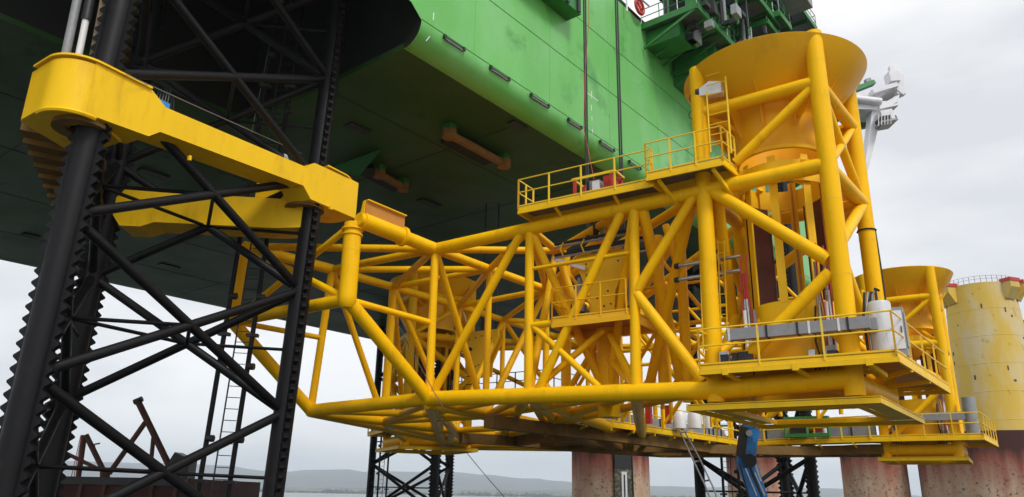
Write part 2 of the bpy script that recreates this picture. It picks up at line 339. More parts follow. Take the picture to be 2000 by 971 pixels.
# boxes hung under and standing on the catwalk
for e, d, z, a, b_, c_, mt_ in ((-18.4, 37.9, 27.2, 1.2, .9, .55, GR2), (-16.9, 38.4, 27.2, .25, .5, .5, GRY), (-18.2, 42.0, 26.9, 1.1, 1.6, .7, GR2), (-18.0, 46.5, 26.9, 1.3, 1.4, .8, GR2), (-16.6, 44.0, 27.2, .4, .7, .4, GRY)):
    vsl(MB().box(H(e, d, z), EE*a, DD*b_, Z*c_).build('tank_box', mt_, ves))
rs = random.Random(5)
for k in range(26):
    e = rs.uniform(-19.4, -16.2); d = rs.uniform(37, 48); hh = rs.uniform(.3, .95)
    vsl(MB().box(H(e, d, ZP+.07+hh), EE*rs.uniform(.15, .6), DD*rs.uniform(.2, .8), Z*hh).build('deck_unit', rs.choice((GRY, BLK2, GRY, GR2, BLK2, GR2)), ves))
for k in range(170):
    e = rs.uniform(-19.4, -13.6); d = rs.uniform(36.8, 57); z0_ = ZP+rs.choice((-1.3, -.9, .1, .1, 2.5, 3.5, 5.2)); hh = rs.uniform(.1, .45)
    vsl(MB().box(H(e, d, z0_+hh), EE*rs.uniform(.06, .3), DD*rs.uniform(.08, .45), Z*hh).build('deck_unit', rs.choice((GRY, BLK2, BLK2, GR2, BLK2, GRD, GR2)), ves))
for k in range(16):
    a = H(ES+.1, 36.5+k*1.25, ZP-.3); b_ = H(-15.9, 36.5+k*1.25, ZP-.3); vsl(MB().beam(a-Z*1.4, b_, .1, .16).build('catwalk_strut', GR2, ves))
    a = H(-15.9, 36.5+k*1.25, ZP+1.1); vsl(MB().beam(a, H(-15.9, 37.75+k*1.25, ZP+2.4), .07, .09).build('lattice_brace', GR2, ves)); vsl(MB().beam(H(-15.9, 37.75+k*1.25, ZP+1.1), H(-15.9, 36.5+k*1.25, ZP+2.4), .07, .09).build('lattice_brace', GR2, ves))
vsl(MB().beam(H(-15.9, 36.5, ZP+2.45), H(-15.9, 56, ZP+2.45), .14, .2).build('lattice_chord', GR2, ves))
for k in range(46):
    e = rs.uniform(-19, -14); d = rs.uniform(37, 50); a = H(e, d, ZP+.1); vsl(MB().tube([a, a+Z*rs.uniform(1.5, 3.2)], rs.uniform(.04, .12), 8).build('deck_pipe', rs.choice((GRY, BLK2, STL, GR2)), ves))
# red hose reel at the deck edge
rr = vsl(MB().tube([H(ES+.4, 35.6+math.cos(a)*.0, 28.7)+DD*math.cos(a)*.5+Z*math.sin(a)*.5 for a in [k*math.pi/8 for k in range(17)]], .09, 6).build('hose_reel', RED, ves))
for k in range(6):
    a = k*math.pi/6; MB().beam(H(ES+.4, 35.6, 28.7)-DD*math.cos(a)*.5-Z*math.sin(a)*.5, H(ES+.4, 35.6, 28.7)+DD*math.cos(a)*.5+Z*math.sin(a)*.5, .05, .05).build('reel_spoke', RED, rr)
vsl(MB().tube([H(ES+.3, 34.2, 27.6), H(ES+.3, 34.2, 29.4), H(ES+.3, 37, 29.6)], .06, 8).build('deck_pipe', WHT, ves))
# green tower by the forward leg
vsl(MB().box(H(-15.6, 47.5, 30.6), EE*1.1, DD*1.5, Z*2.2).build('guide_tower', GR2, ves))
vsl(MB().box(H(-14.6, 46.0, 31.2), EE*.16, DD*.16, Z*2.8).build('guide_post', GR2, ves))
catwalk(-16.8, -13.6, 44.8, 47, 31.2); catwalk(-17.8, -14.0, 40, 46, 31.0); catwalk(-16.4, -13.2, 42, 52, 33.6)
vsl(MB().box(H(-13.2, 47.0, 33.2), EE*.9, DD*1.2, Z*.35).build('lamp_gallery', GRY, ves))
# orange pads under the hull
def under_bar(pa, pb, wd, nm='thruster_bar'):
    a = pz(*pa, ZB-.5); b_ = pz(*pb, ZB-.5); d = (b_-a).normalized(); sd = d.cross(Z)
    c = vsl(MB().beam(a, b_, wd, .3).build(nm, OCH, ves))
    for q in (a, b_):
        poly = [q+(d*math.cos(k*math.pi/3)+sd*math.sin(k*math.pi/3))*wd*1.25-Z*.22 for k in range(6)]
        MB().prism(poly, Z*.44).build('bar_end_pad', OCH, c)
        MB().box(q+Z*.3, d*.25, sd*.25, Z*.22).build('bar_bracket', GR2, c)
    mid = a.lerp(b_, .4); MB().prism([mid-d*.9-sd*wd*.4, mid+d*1.0-sd*wd*.4, mid+d*.6-sd*wd*1.0, mid-d*.5-sd*wd*1.0], Z*.12).build('gusset', OCH, c)
    MB().box(a.lerp(b_, .6)+Z*.38-sd*.8, d*1.7, sd*.6, Z*.12).build('recess_plate', GRD, c)
under_bar((877, 262), (984, 320), .3)
under_bar((740, 340), (787, 366), .26)
vsl(MB().prism([pz(660, 322, ZB-.02), pz(745, 292, ZB-.02), pz(725, 318, ZB-.8), pz(700, 345, ZB-.8), pz(640, 330, ZB-.02)], Z*.02).build('fairing_plate', GR2, ves))

# ================================================================== JACK-UP LEGS
LA, LC, LB = V((-12.6, 20, 0)), V((-8.1, 27.6, 0)), V((-15.6, 26.9, 0))
LCEN = (LA+LB+LC)/3
def make_leg(label, ztop):
    t = thing('lattice_spud', label, 'ship leg', tuple(LCEN), 'legs of the jack-up vessel')
    rr = .37; zlo, zhi = -12.0, ztop; nodes = [2.75+4.5*k for k in range(-3, 10) if 2.75+4.5*k < ztop]
    loc = {k: v-LCEN for k, v in (('A', LA), ('B', LB), ('C', LC))}
    for k, c in loc.items():
        ch = MB().tube([c+Z*zlo, c+Z*zhi], rr, 24).build('leg_chord', BLK, t)
        rad = c.normalized(); tn = V((-rad.y, rad.x, 0))
        p = .335; th = .085; nT = int((zhi-zlo)/p)
        # one-sided toothed plates, drawn as a closed profile extruded through the plate thickness
        for sgn in (1, -1):
            mb = MB()
            for i in range(nT):
                z0 = zlo+i*p
                prof = [(rr-.05, z0), (rr+.075, z0), (rr+.235, z0+p*.36), (rr+.235, z0+p*.54), (rr+.075, z0+p*.88), (rr+.075, z0+p), (rr-.05, z0+p)]
                mb.prism([c+tn*sgn*x-rad*th+Z*(z_) for x, z_ in prof], rad*2*th)
            mb.build('rack', BLK, ch)
    mids = {}
    for a, b_ in (('A', 'C'), ('B', 'C'), ('A', 'B')):
        for z0, z1 in zip(nodes, nodes[1:]):
            pa, pb = loc[a], loc[b_]
            MB().tube([pa+Z*z0, pb+Z*z1], .155, 14).build('leg_brace', BLK, t)
            o = MB().tube([pa+Z*z1, pb+Z*z0], .155, 14).build('leg_brace', BLK, t)
            mids.setdefault(z0, []).append((pa+pb)/2+Z*(z0+z1)/2)
    for z0, ms in mids.items():
        for i in range(3): MB().tube([ms[i], ms[(i+1) % 3]], .065, 10).build('horizontal_brace', BLK, t)
        for c in loc.values():
            near = sorted(ms, key=lambda q: (q-c).length)[:1]
            q = c.copy(); q.z = near[0].z; MB().tube([q, near[0]], .06, 8).build('horizontal_brace', BLK, t)
    # access ladder with the two riser pipes
    y0 = LC.y+1.2-LCEN.y
    def lp(px, z): r = ray(px, 955); x = r.x/r.y*28.8; return V((x, 28.8, z))-LCEN
    for px in (388, 447):
        c = lp(px, 0); pi = MB().tube([c+Z*zlo, c+Z*zhi], .095, 12).build('riser_pipe', BLK, t)
        for k in range(int((zhi+4)/2.7)):
            z_ = -3.6+k*2.7; MB().tube([c+V((.0, -.02, z_)), c+V((.26, -.05, z_))], .13, 10).build('pipe_clamp', BLK2, pi)
            if k % 2: MB().box(c+V((0, 0, z_+1.2)), V((.22, 0, 0)), V((0, .12, 0)), Z*.06).build('pipe_flange', BLK2, pi)
    a = lp(414, 0); b_ = lp(441, 0)
    ld = MB().tube([a+Z*zlo, a+Z*zhi], .03, 6).build('ladder_rail', BLK2, t)
    for k in range(int((zhi-zlo)/.42)): z_ = zlo+.2+k*.42; MB().tube([a+Z*z_, b_+Z*z_], .016, 5).build('ladder_rung', BLK2, ld) if k % 1 == 0 else None
    return t
def kids(o): return [c for c in bpy.data.objects if c.parent == o]
leg = make_leg('near black lattice leg with toothed chords, gripped by the yellow collar', 34.0)
leg.rotation_euler = (0, .027, 0)
tree = {}
for o in bpy.data.objects:
    if o.parent: tree.setdefault(o.parent, []).append(o)
def copy_tree(o, parent=None):
    c = o.copy(); COL.objects.link(c)
    if parent: c.parent = parent
    for ch in tree.get(o, []): copy_tree(ch, c)
    return c
def put_leg(px, dist, rot, label):
    c = copy_tree(leg); r = ray(px, 960); c.location = V((r.x/r.y*dist, dist, 0)); c.rotation_euler = (0, 0, rot); c['label'] = label; return c
L2 = put_leg(816, 82, R(150), 'slim black lattice leg far left of the rusted columns, under the small far platform')
L3 = put_leg(1497, 57, R(150), 'black lattice leg standing behind the blue boom lift')

# things lying against the near leg above the collar
lt = thing('hydraulic_cylinder', 'grey hydraulic cylinder with silver rod standing on the yellow collar corner', 'hydraulic cylinder', tuple(pd(150, 105, 20.3)))
lo_ = V(lt.location)
def rel(pts): return [p-lo_ for p in pts]
MB().tube(rel([pd(128, 108, 20.3), pd(151, 0, 20.3), pd(160, -60, 20.3)]), .13, 14).build('cylinder_barrel', GRY, lt)
MB().tube(rel([pd(153, 112, 20.2), pd(168, 38, 20.2)]), .10, 12).build('piston_rod', WHT, lt)
MB().tube(rel([pd(168, 40, 20.2), pd(176, 0, 20.2), pd(186, -60, 20.2)]), .14, 12).build('rod_housing', BLK2, lt)
MB().beam(*rel([pd(180, 122, 20.1), pd(205, -10, 20.1)]), .12, .18).build('guide_bar', mat('tan_primer', (.20, .15, .09), .7, var=.2), lt)

# ================================================================== YELLOW COLLAR ON THE NEAR LEG
col = thing('leg_collar', 'yellow triangular steel collar clamped round the near black leg', 'collar', tuple(LA+Z*10.3))
co = LA+Z*10.3
def cs(o): o.location = -co; return o
AT = (LC-LA).normalized(); AN = V((AT.y, -AT.x, 0)); ZC0, ZC1 = 10.28, 11.9
def fp(s, z, off=.9): return LA+AT*s+AN*off+Z*z
front = [(-.45, 11.6), (1.35, 11.62), (1.88, 11.28), (7.85, 11.62), (8.25, 11.95), (10.3, 12.05), (10.75, 12.05), (10.75, 10.5), (8.25, 10.46), (7.82, 10.85), (1.84, 10.42), (1.5, 10.12), (-.45, 9.98)]
front = [(s, z) for s, z in front]
cs(MB().prism([fp(s, z) for s, z in front], -AN*1.15).build('front_arm', YEP, col))
# rounded corner housing at A: outline in plan
def hous(c, rad, z0, z1, a0, a1, extra, nm):
    pl = [c+V((math.cos(a0+(a1-a0)*k/14)*rad, math.sin(a0+(a1-a0)*k/14)*rad, z0)) for k in range(15)]+[V((q.x, q.y, z0)) for q in extra]
    return cs(MB().prism(pl, Z*(z1-z0)).build(nm, YEP, col))
an0 = math.atan2(AN.y, AN.x)
CA = LA-AT*.3
h1 = hous(CA, .9+.002, 10.0, 11.55, an0, an0-R(95), [CA-AT*.9-AN*1.2+AT*.1, pz(33, 235, 10.0)+AT*.1, LA-AN*2.2+AT*1.2, LA+AT*1.2], 'corner_housing')
cs(MB().tube([CA+V((math.cos(a), math.sin(a), 0))*.88+Z*9.95 for a in [an0+R(10)-R(115)*k/16 for k in range(17)]], .07, 6).build('lower_lip', YEP, col))
mb = MB(); pl = [CA+V((math.cos(an0-R(95)*k/14)*.98, math.sin(an0-R(95)*k/14)*.98, 11.62)) for k in range(15)]+[CA-AT*.9-AN*1.0+Z*11.62, LA+AT*1.2-AN*.5+Z*11.62, fp(1.3, 11.62, .98)]
cs(mb.prism(pl, Z*.06).build('top_plate', YEP, col))
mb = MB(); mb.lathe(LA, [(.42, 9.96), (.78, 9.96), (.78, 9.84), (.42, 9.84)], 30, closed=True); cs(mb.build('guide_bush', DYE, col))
# corner at C
CC = LC+AT*1.05
h2 = hous(CC, .9+.002, 10.5, 12.0, an0, an0+R(150), [LC-AN*1.9+AT*.5, LC-AN*2.2-AT*.6, LC-AT*.6-AN*.2], 'corner_housing')
mb = MB(); pl = [CC+V((math.cos(an0+R(95)*k/14)*.97, math.sin(an0+R(95)*k/14)*.97, 12.07)) for k in range(15)]+[LC-AN*.6+AT*.4+Z*12.07, fp(8.9, 12.07, .97)]
cs(mb.prism(pl, Z*.05).build('top_plate', YEP, col))
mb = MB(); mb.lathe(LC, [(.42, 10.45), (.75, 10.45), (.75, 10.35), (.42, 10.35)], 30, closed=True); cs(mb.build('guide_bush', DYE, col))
cs(MB().box(fp(2.95, 9.98, .93).lerp(fp(9.6, 10.44, .93), 0), AT*.04, AN*.05, Z*.08).build('lifting_lug', YEP, col))
cs(MB().box(fp(9.3, 10.46, .93), AT*.06, AN*.05, Z*.07).build('lifting_lug', YEP, col))
# side arm A-B with underside ribs, back arm B-C
BT = (LB-LA).normalized(); BN = V((-BT.y, BT.x, 0)); l_ab = (LB-LA).length
if BN.dot(V((-1, 0, 0))) < 0: BN = -BN
sp4 = [V((-14.75, 20.5, 10.1)), V((-18.0, 28.2, 10.2)), V((-16.3, 28.7, 10.2)), V((-13.3, 21.4, 10.1))]
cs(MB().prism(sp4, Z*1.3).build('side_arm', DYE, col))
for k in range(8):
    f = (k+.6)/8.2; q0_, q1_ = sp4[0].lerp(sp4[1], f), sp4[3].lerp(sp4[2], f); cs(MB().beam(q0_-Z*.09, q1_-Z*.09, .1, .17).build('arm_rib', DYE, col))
CT = (LB-LC).normalized(); CN = V((CT.y, -CT.x, 0))
if CN.dot(LA-LC) > 0: CN = -CN
l_cb = (LB-LC).length
arm = [(-.2, 9.6), (.9, 9.5), (5.4, 9.5), (5.9, 9.3), (l_cb-.9, 9.3), (l_cb-.6, 9.7), (l_cb-.6, 10.4), (l_cb-.9, 10.8), (5.9, 10.8), (5.4, 10.7), (.9, 10.7), (-.2, 11.2)]
cs(MB().prism([LC+CT*s-CN*.25+Z*z for s, z in arm], CN*1.3).build('back_arm', YEP, col))
# blue gear and cables on the collar
cs(MB().box(fp(2.1, 11.72, -.1), AT*.35, AN*.3, Z*.14).build('control_box', BLU, col))
for k in range(5):
    s0 = 2.0+k*.1; cs(MB().tube([fp(s0, 11.7, .1), fp(s0+.1, 12.3+k*.05, .0), fp(s0+.35, 12.2, -.1), fp(s0+.5, 11.5, -.2)], .022, 6).build('hose', BLK2, col))
for k in range(4):
    cs(MB().tube([fp(7.55+k*.12, 11.4, .2), fp(7.7+k*.04, 12.35, -.2)], .012, 5).build('sling_wire', WHT, col))
cs(MB().tube([fp(1.6, 11.65, .4), fp(1.7, 11.8, .4), fp(1.85, 11.68, .4)], .05, 6).build('lifting_eye', ORG, col))
wr = MB().tube([pd(245, 145, 19.6), pd(400, 215, 23), pd(590, 300, 28)], .012, 5).build('guy_wire', GRY); wr['label'] = 'thin grey wire running along the top of the yellow collar arm'; wr['category'] = 'wire'
wr = MB().tube([pd(545, 0, 30), pd(488, 275, 28.5)], .014, 5).build('guy_wire', GRY); wr['label'] = 'thin grey wire hanging in front of the black leg above the collar'; wr['category'] = 'wire'

# ================================================================== PILING TEMPLATE
tp = thing('piling_template', 'huge yellow tubular steel template with three funnel towers, hanging in front of the hull', 'steel frame', tuple(P(0, 0, 2.8)))
to = P(0, 0, 2.8)
def ts(o): o.location = -to; return o
TILT = .015
def lv(z, p): return z-TILT*max(0.0, (p-O).dot(W))
def LV(p, z): return V((p.x, p.y, lv(z, p)))
def T(nm, a, b_, r, n=16, mt=None):
    o = ts(tube(nm, [a, b_], r, tp, mt, n)); ln = (b_-a).length; q = .5*(a+b_)
    if r >= .19 and ln > 3 and q.length < 34:
        d = (b_-a).normalized(); k = 1.1
        while k < ln-.6: MB().tube([a+d*(k-.018), a+d*(k+.018)], r+.006, 20).build('weld_ring', YEP, o); k += 2.4
    return o
B1, B2, B3, B4 = pv(838, 779), pv(1032, 771), pv(1242, 766), pv(1395, 762)
T1, T2, T3, T4, T5 = pv(850, 487), pv(1035, 447), pv(1238, 402), pv(1381, 372), pv(1606, 323)
L4, L5, a4, a5, f4, f5 = pv(1361, 136), pv(1587, 66), pv(1367, 222), pv(1594, 160), pv(1399, 786), pv(1671, 774)
b5 = pv(1662, 738)
ZT, ZBm = 9.88, 3.3
T('bottom_chord', B1, B4, .29, 20); T('bottom_chord', B4, b5, .31, 20)
T('top_chord', T1, T4, .25, 20); T('top_chord', T4, T5, .25, 20)
T('tower_leg', L4, f4, .265, 20); T('tower_leg', L5, f5, .285, 20)
T('ring_brace', a4, a5, .21)
T('vertical_post', T1, B1, .165); T('vertical_post', T2, B2, .17); T('vertical_post', T3, B3, .18)
T('diagonal_brace', pv(1018, 455), pv(842, 775), .165); T('diagonal_brace', pv(1217, 408), pv(1050, 765), .165)
T('diagonal_brace', pv(1356, 382), pv(1244, 567), .17); T('diagonal_brace', pv(1243, 575), pv(1375, 745), .19)
T('diagonal_brace', pv(1395, 376), pv(1618, 508), .215); 
T('diagonal_brace', pv(1622, 532), pv(1455, 702), .2); T('diagonal_brace', pv(1583, 175), pv(1436, 318), .16)
# prism that carries the collar
Q1, Q2 = V((-6.04, 27.2, 6.74)), V((-11.7, 31.3, 6.72)); Q3 = V((-8.75, 34.1, 3.38)); Ft = V((-8.4, 34.1, 9.88))
Vm = pv(843, 631); Vm2 = (Q3+Ft)/2
Q1t, Q2t = pd(690, 437, 27.3), V((-11.6, 31.2, 10.0))
for nm, a, b_, r in (('prism_chord', Q1, B1, .26), ('prism_chord', Q2, Q3, .26), ('prism_chord', Q1, Q2, .24), ('bottom_chord', B1, Q3, .27), ('prism_post', Q1t, Q1, .34), ('prism_post', Q2t, Q2, .30),
    ('horizontal_brace', Q1, Vm, .125), ('horizontal_brace', Q2, Vm2, .12), ('vertical_post', Ft, Q3, .17), ('diagonal_brace', Q2t, Q1, .15), ('diagonal_brace', Q1t, Q2, .13),
    ('top_chord', Q2t, Ft, .24), ('top_chord', T1, Ft, .17), ('top_chord', T1, Q2t, .16)):
    T(nm, a, b_, r)
jn = ts(MB().lathe(V((Q1.x, Q1.y, 0)), [(.01, Q1.z-.36), (.22, Q1.z-.32), (.345, Q1.z-.15), (.345, Q1.z+.1)], 20).build('post_foot', YEL, tp))
# top tube from T1 to the collar, with sleeve and finned box
ce = pd(700, 428, 27.0); T('top_chord', T1, ce, .27, 20)
sA, sB = T1.lerp(ce, .43), T1.lerp(ce, .95); ts(tube('sleeve', [sA, sB], .32, tp, YEL, 22)); ts(tube('sleeve_collar', [sA, sA.lerp(sB, .07)], .40, tp, YEL, 22))
td = (ce-T1).normalized(); tsn = td.cross(Z).normalized()
bx0, bx1 = T1.lerp(ce, .44), T1.lerp(ce, .93)
bp = ts(MB().prism([bx0+Z*.25, bx1+Z*.25, bx1+Z*.85, bx0+Z*.85], tsn*-.04).build('docking_box', ORG, tp)); 
MB().box((bx0+bx1)/2+Z*.86, (bx1-bx0)/2, tsn*.16, Z*.02).build('box_flange', YEP, bp)
for k in range(5): q = bx0.lerp(bx1, k/4); MB().prism([q+Z*.2+tsn*.01, q+Z*.2+tsn*.3, q+Z*.84+tsn*.14, q+Z*.84+tsn*.01], td*.03).build('box_fin', YEP, bp)
ts(tube('flange', [Q1t-Z*.28, Q1t-Z*.2], .42, tp, YEL, 20)); ts(tube('flange', [Q1t-Z*.5, Q1t-Z*.44], .40, tp, YEL, 20))
# ---- interior grid: nodes on the top plane, with matching bottom plane
def tn(px, py): q = pz(px, py, ZT); return LV(q, ZT) if False else q
nB, nX, nC, nD, nE = tn(956, 526), tn(1067, 566), tn(768, 561), tn(897, 598), tn(983, 625)
def dn(p): return V((p.x, p.y, lv(ZBm, p)))
nL = V((1.9, 30.6, 9.88))
c1, c2, c3 = P(2.05, 2.05, 0), P(2.1, 26.6, 0), V((-5.3, 50.3, 0))
def tower_corners(c, rot, s):
    x = V((math.cos(rot), math.sin(rot), 0)); y = V((-x.y, x.x, 0)); h = s/2
    return [c-x*h-y*h, c+x*h-y*h, c+x*h+y*h, c-x*h+y*h]
K1 = [P(0, 0, 0), P(4.03, 0, 0), P(4.45, 3.95, 0), P(.1, 4.05, 0)]
K2 = [pv(1732, 885, 24.6), pv(1872, 885, 24.6)]; K2 = [V((q.x, q.y, 0)) for q in K2]; K2 += [K2[1]+W*4.1, K2[0]+W*4.1]
K3 = tower_corners(c3, R(-32.7+57), 4.05)
def interior(a, b_, rt=.2, rb=.2, rv=.15, post=True, diag=1):
    T('top_chord', a, b_, rt); T('bottom_chord', dn(a), dn(b_), rb)
    if post: T('vertical_post', b_, dn(b_), rv)
    if diag == 1: T('diagonal_brace', a, dn(b_), .15)
    elif diag == 2: T('diagonal_brace', dn(a), b_, .15)
nG, nK = V((7.6, 44.2, 9.6)), V((5.2, 50.5, 9.6))
def z_(p, z): return V((p.x, p.y, z))
k3 = [z_(q, 9.7) for q in K3]; k1 = [z_(q, 9.88) for q in K1]; k2 = [z_(q, 9.5) for q in K2]
interior(T1, nB, .2, .2, .15, True, 1); interior(nB, nX, .2, .2, .16, True, 2); interior(nX, nG, .19, .19, .16, True, 1)
interior(Ft, nC, .2, .2, .2, True, 1); interior(nC, nD, .19, .19, .15, True, 1); interior(nD, nE, .18, .18, .14, True, 2); interior(nE, nK, .18, .18, .14, True, 1)
for a, b_ in ((T1, nC), (Ft, nB), (nC, nB), (nB, nD), (nD, nX), (nE, nX), (nE, nG), (nK, nG), (T1, nL), (nL, nX)):
    T('cross_brace', a, b_, .15)
for a, b_ in ((T1, nC), (B1, nB), (nC, nB), (nD, nX), (nE, nX), (nK, nG), (B2, nB), (B3, nX), (B2, nC), (B2, nX), (Q3, nB), (Q3, nD), (B3, nB)):
    T('bottom_brace', a if a in (B1, B2, B3, Q3) else dn(a), dn(b_), .15)
# edges tower to tower
interior(nK, z_(k3[1], 9.7), .18, .2, .14, False, 1); interior(nG, k3[2], .18, .2, .14, False, 0)
m12a, m12b = z_(pz(1250, 838, 3.2), 9.6), z_(pz(1430, 878, 3.1), 9.5)
for a, b_ in ((k1[3], m12a), (m12a, m12b), (m12b, k2[0]), (nX, m12a), (nG, m12b), (nX, T3), (nG, k2[3])):
    T('top_chord', a, b_, .19)
for a, b_ in ((m12a, m12b), (k2[0], m12b), (nG, m12b)): T('diagonal_brace', z_(a, a.z-.2), z_(b_, 3.2), .15)
T('vertical_post', m12b, z_(m12b, 3), .17)
interior(nC, k3[0], .18, .2, .14, False, 1); interior(nD, k3[1], .17, .2, .14, False, 0)
interior(T4, nX, .17, .15, .15, False, 0)
md = k3[2].lerp(k2[3], .5); interior(k3[2], md, .18, .22, .15, True, 1); interior(md, k2[3], .18, .22, .15, False, 2)
for a, b_ in ((nK, md), (nG, md)): T('bottom_brace', dn(a), dn(b_), .16); T('cross_brace', a, b_, .15)

for a, b_, r_ in ((Q3, z_(k3[1], 3), .3), (B1, z_(k3[2], 3), .3), (B2, nG, .26), (Q3, nE, .24), (B1, nD, .24), (Q3, nK, .2), (B2, nK, .24), (nE, md, .26), (nD, k3[2], .24), (nC, k3[1], .22), (B2, nE, .22), (nX, k3[2], .22), (B3, nE, .2), (B3, nG, .24), (B1, nX, .22)):
    T('bottom_chord', a if a in (B1, B2, B3, Q3) else dn(a), dn(b_), r_)
# secondary lattice inside the frame
for vv, u0, du_, n_ in ((4.3, -7.6, 2.1, 4), (8.6, -7.0, 2.3, 4), (12.5, -9, 2.4, 5)):
    for k in range(n_+1):
        T('inner_post', P(u0+k*du_, vv, 9.6-.05*vv), P(u0+k*du_, vv, 3.2), .085, 10)
        if k < n_:
            a0, a1 = (9.4, 3.4) if k % 2 else (3.4, 9.4); T('inner_brace', P(u0+k*du_, vv, a0), P(u0+(k+1)*du_, vv, 6.4), .075, 10); T('inner_brace', P(u0+k*du_, vv, a1), P(u0+(k+1)*du_, vv, 6.4), .075, 10)
    T('inner_rail', P(u0, vv, 6.4), P(u0+n_*du_, vv, 6.4), .09, 10); T('inner_rail', P(u0, vv, 8.0), P(u0+n_*du_, vv, 8.0), .06, 8)
for pa, pb in (((1000, 861), (1125, 874)), ((1125, 874), (1300, 886)), ((1300, 886), (1745, 884)), ((900, 856), (1000, 861)), ((1090, 850), (1230, 874)), ((1230, 874), (1720, 884))):
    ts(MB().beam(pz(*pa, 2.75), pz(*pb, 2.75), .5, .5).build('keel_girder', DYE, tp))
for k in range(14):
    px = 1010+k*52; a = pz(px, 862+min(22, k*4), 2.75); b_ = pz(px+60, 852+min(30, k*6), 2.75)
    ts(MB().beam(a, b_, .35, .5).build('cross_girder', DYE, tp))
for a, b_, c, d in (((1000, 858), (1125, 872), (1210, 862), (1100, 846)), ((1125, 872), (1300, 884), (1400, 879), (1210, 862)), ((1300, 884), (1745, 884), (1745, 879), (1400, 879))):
    ts(MB().prism([pz(*q, 3.2) for q in (a, b_, c, d)], Z*.06).build('floor_plate', DYE, tp))
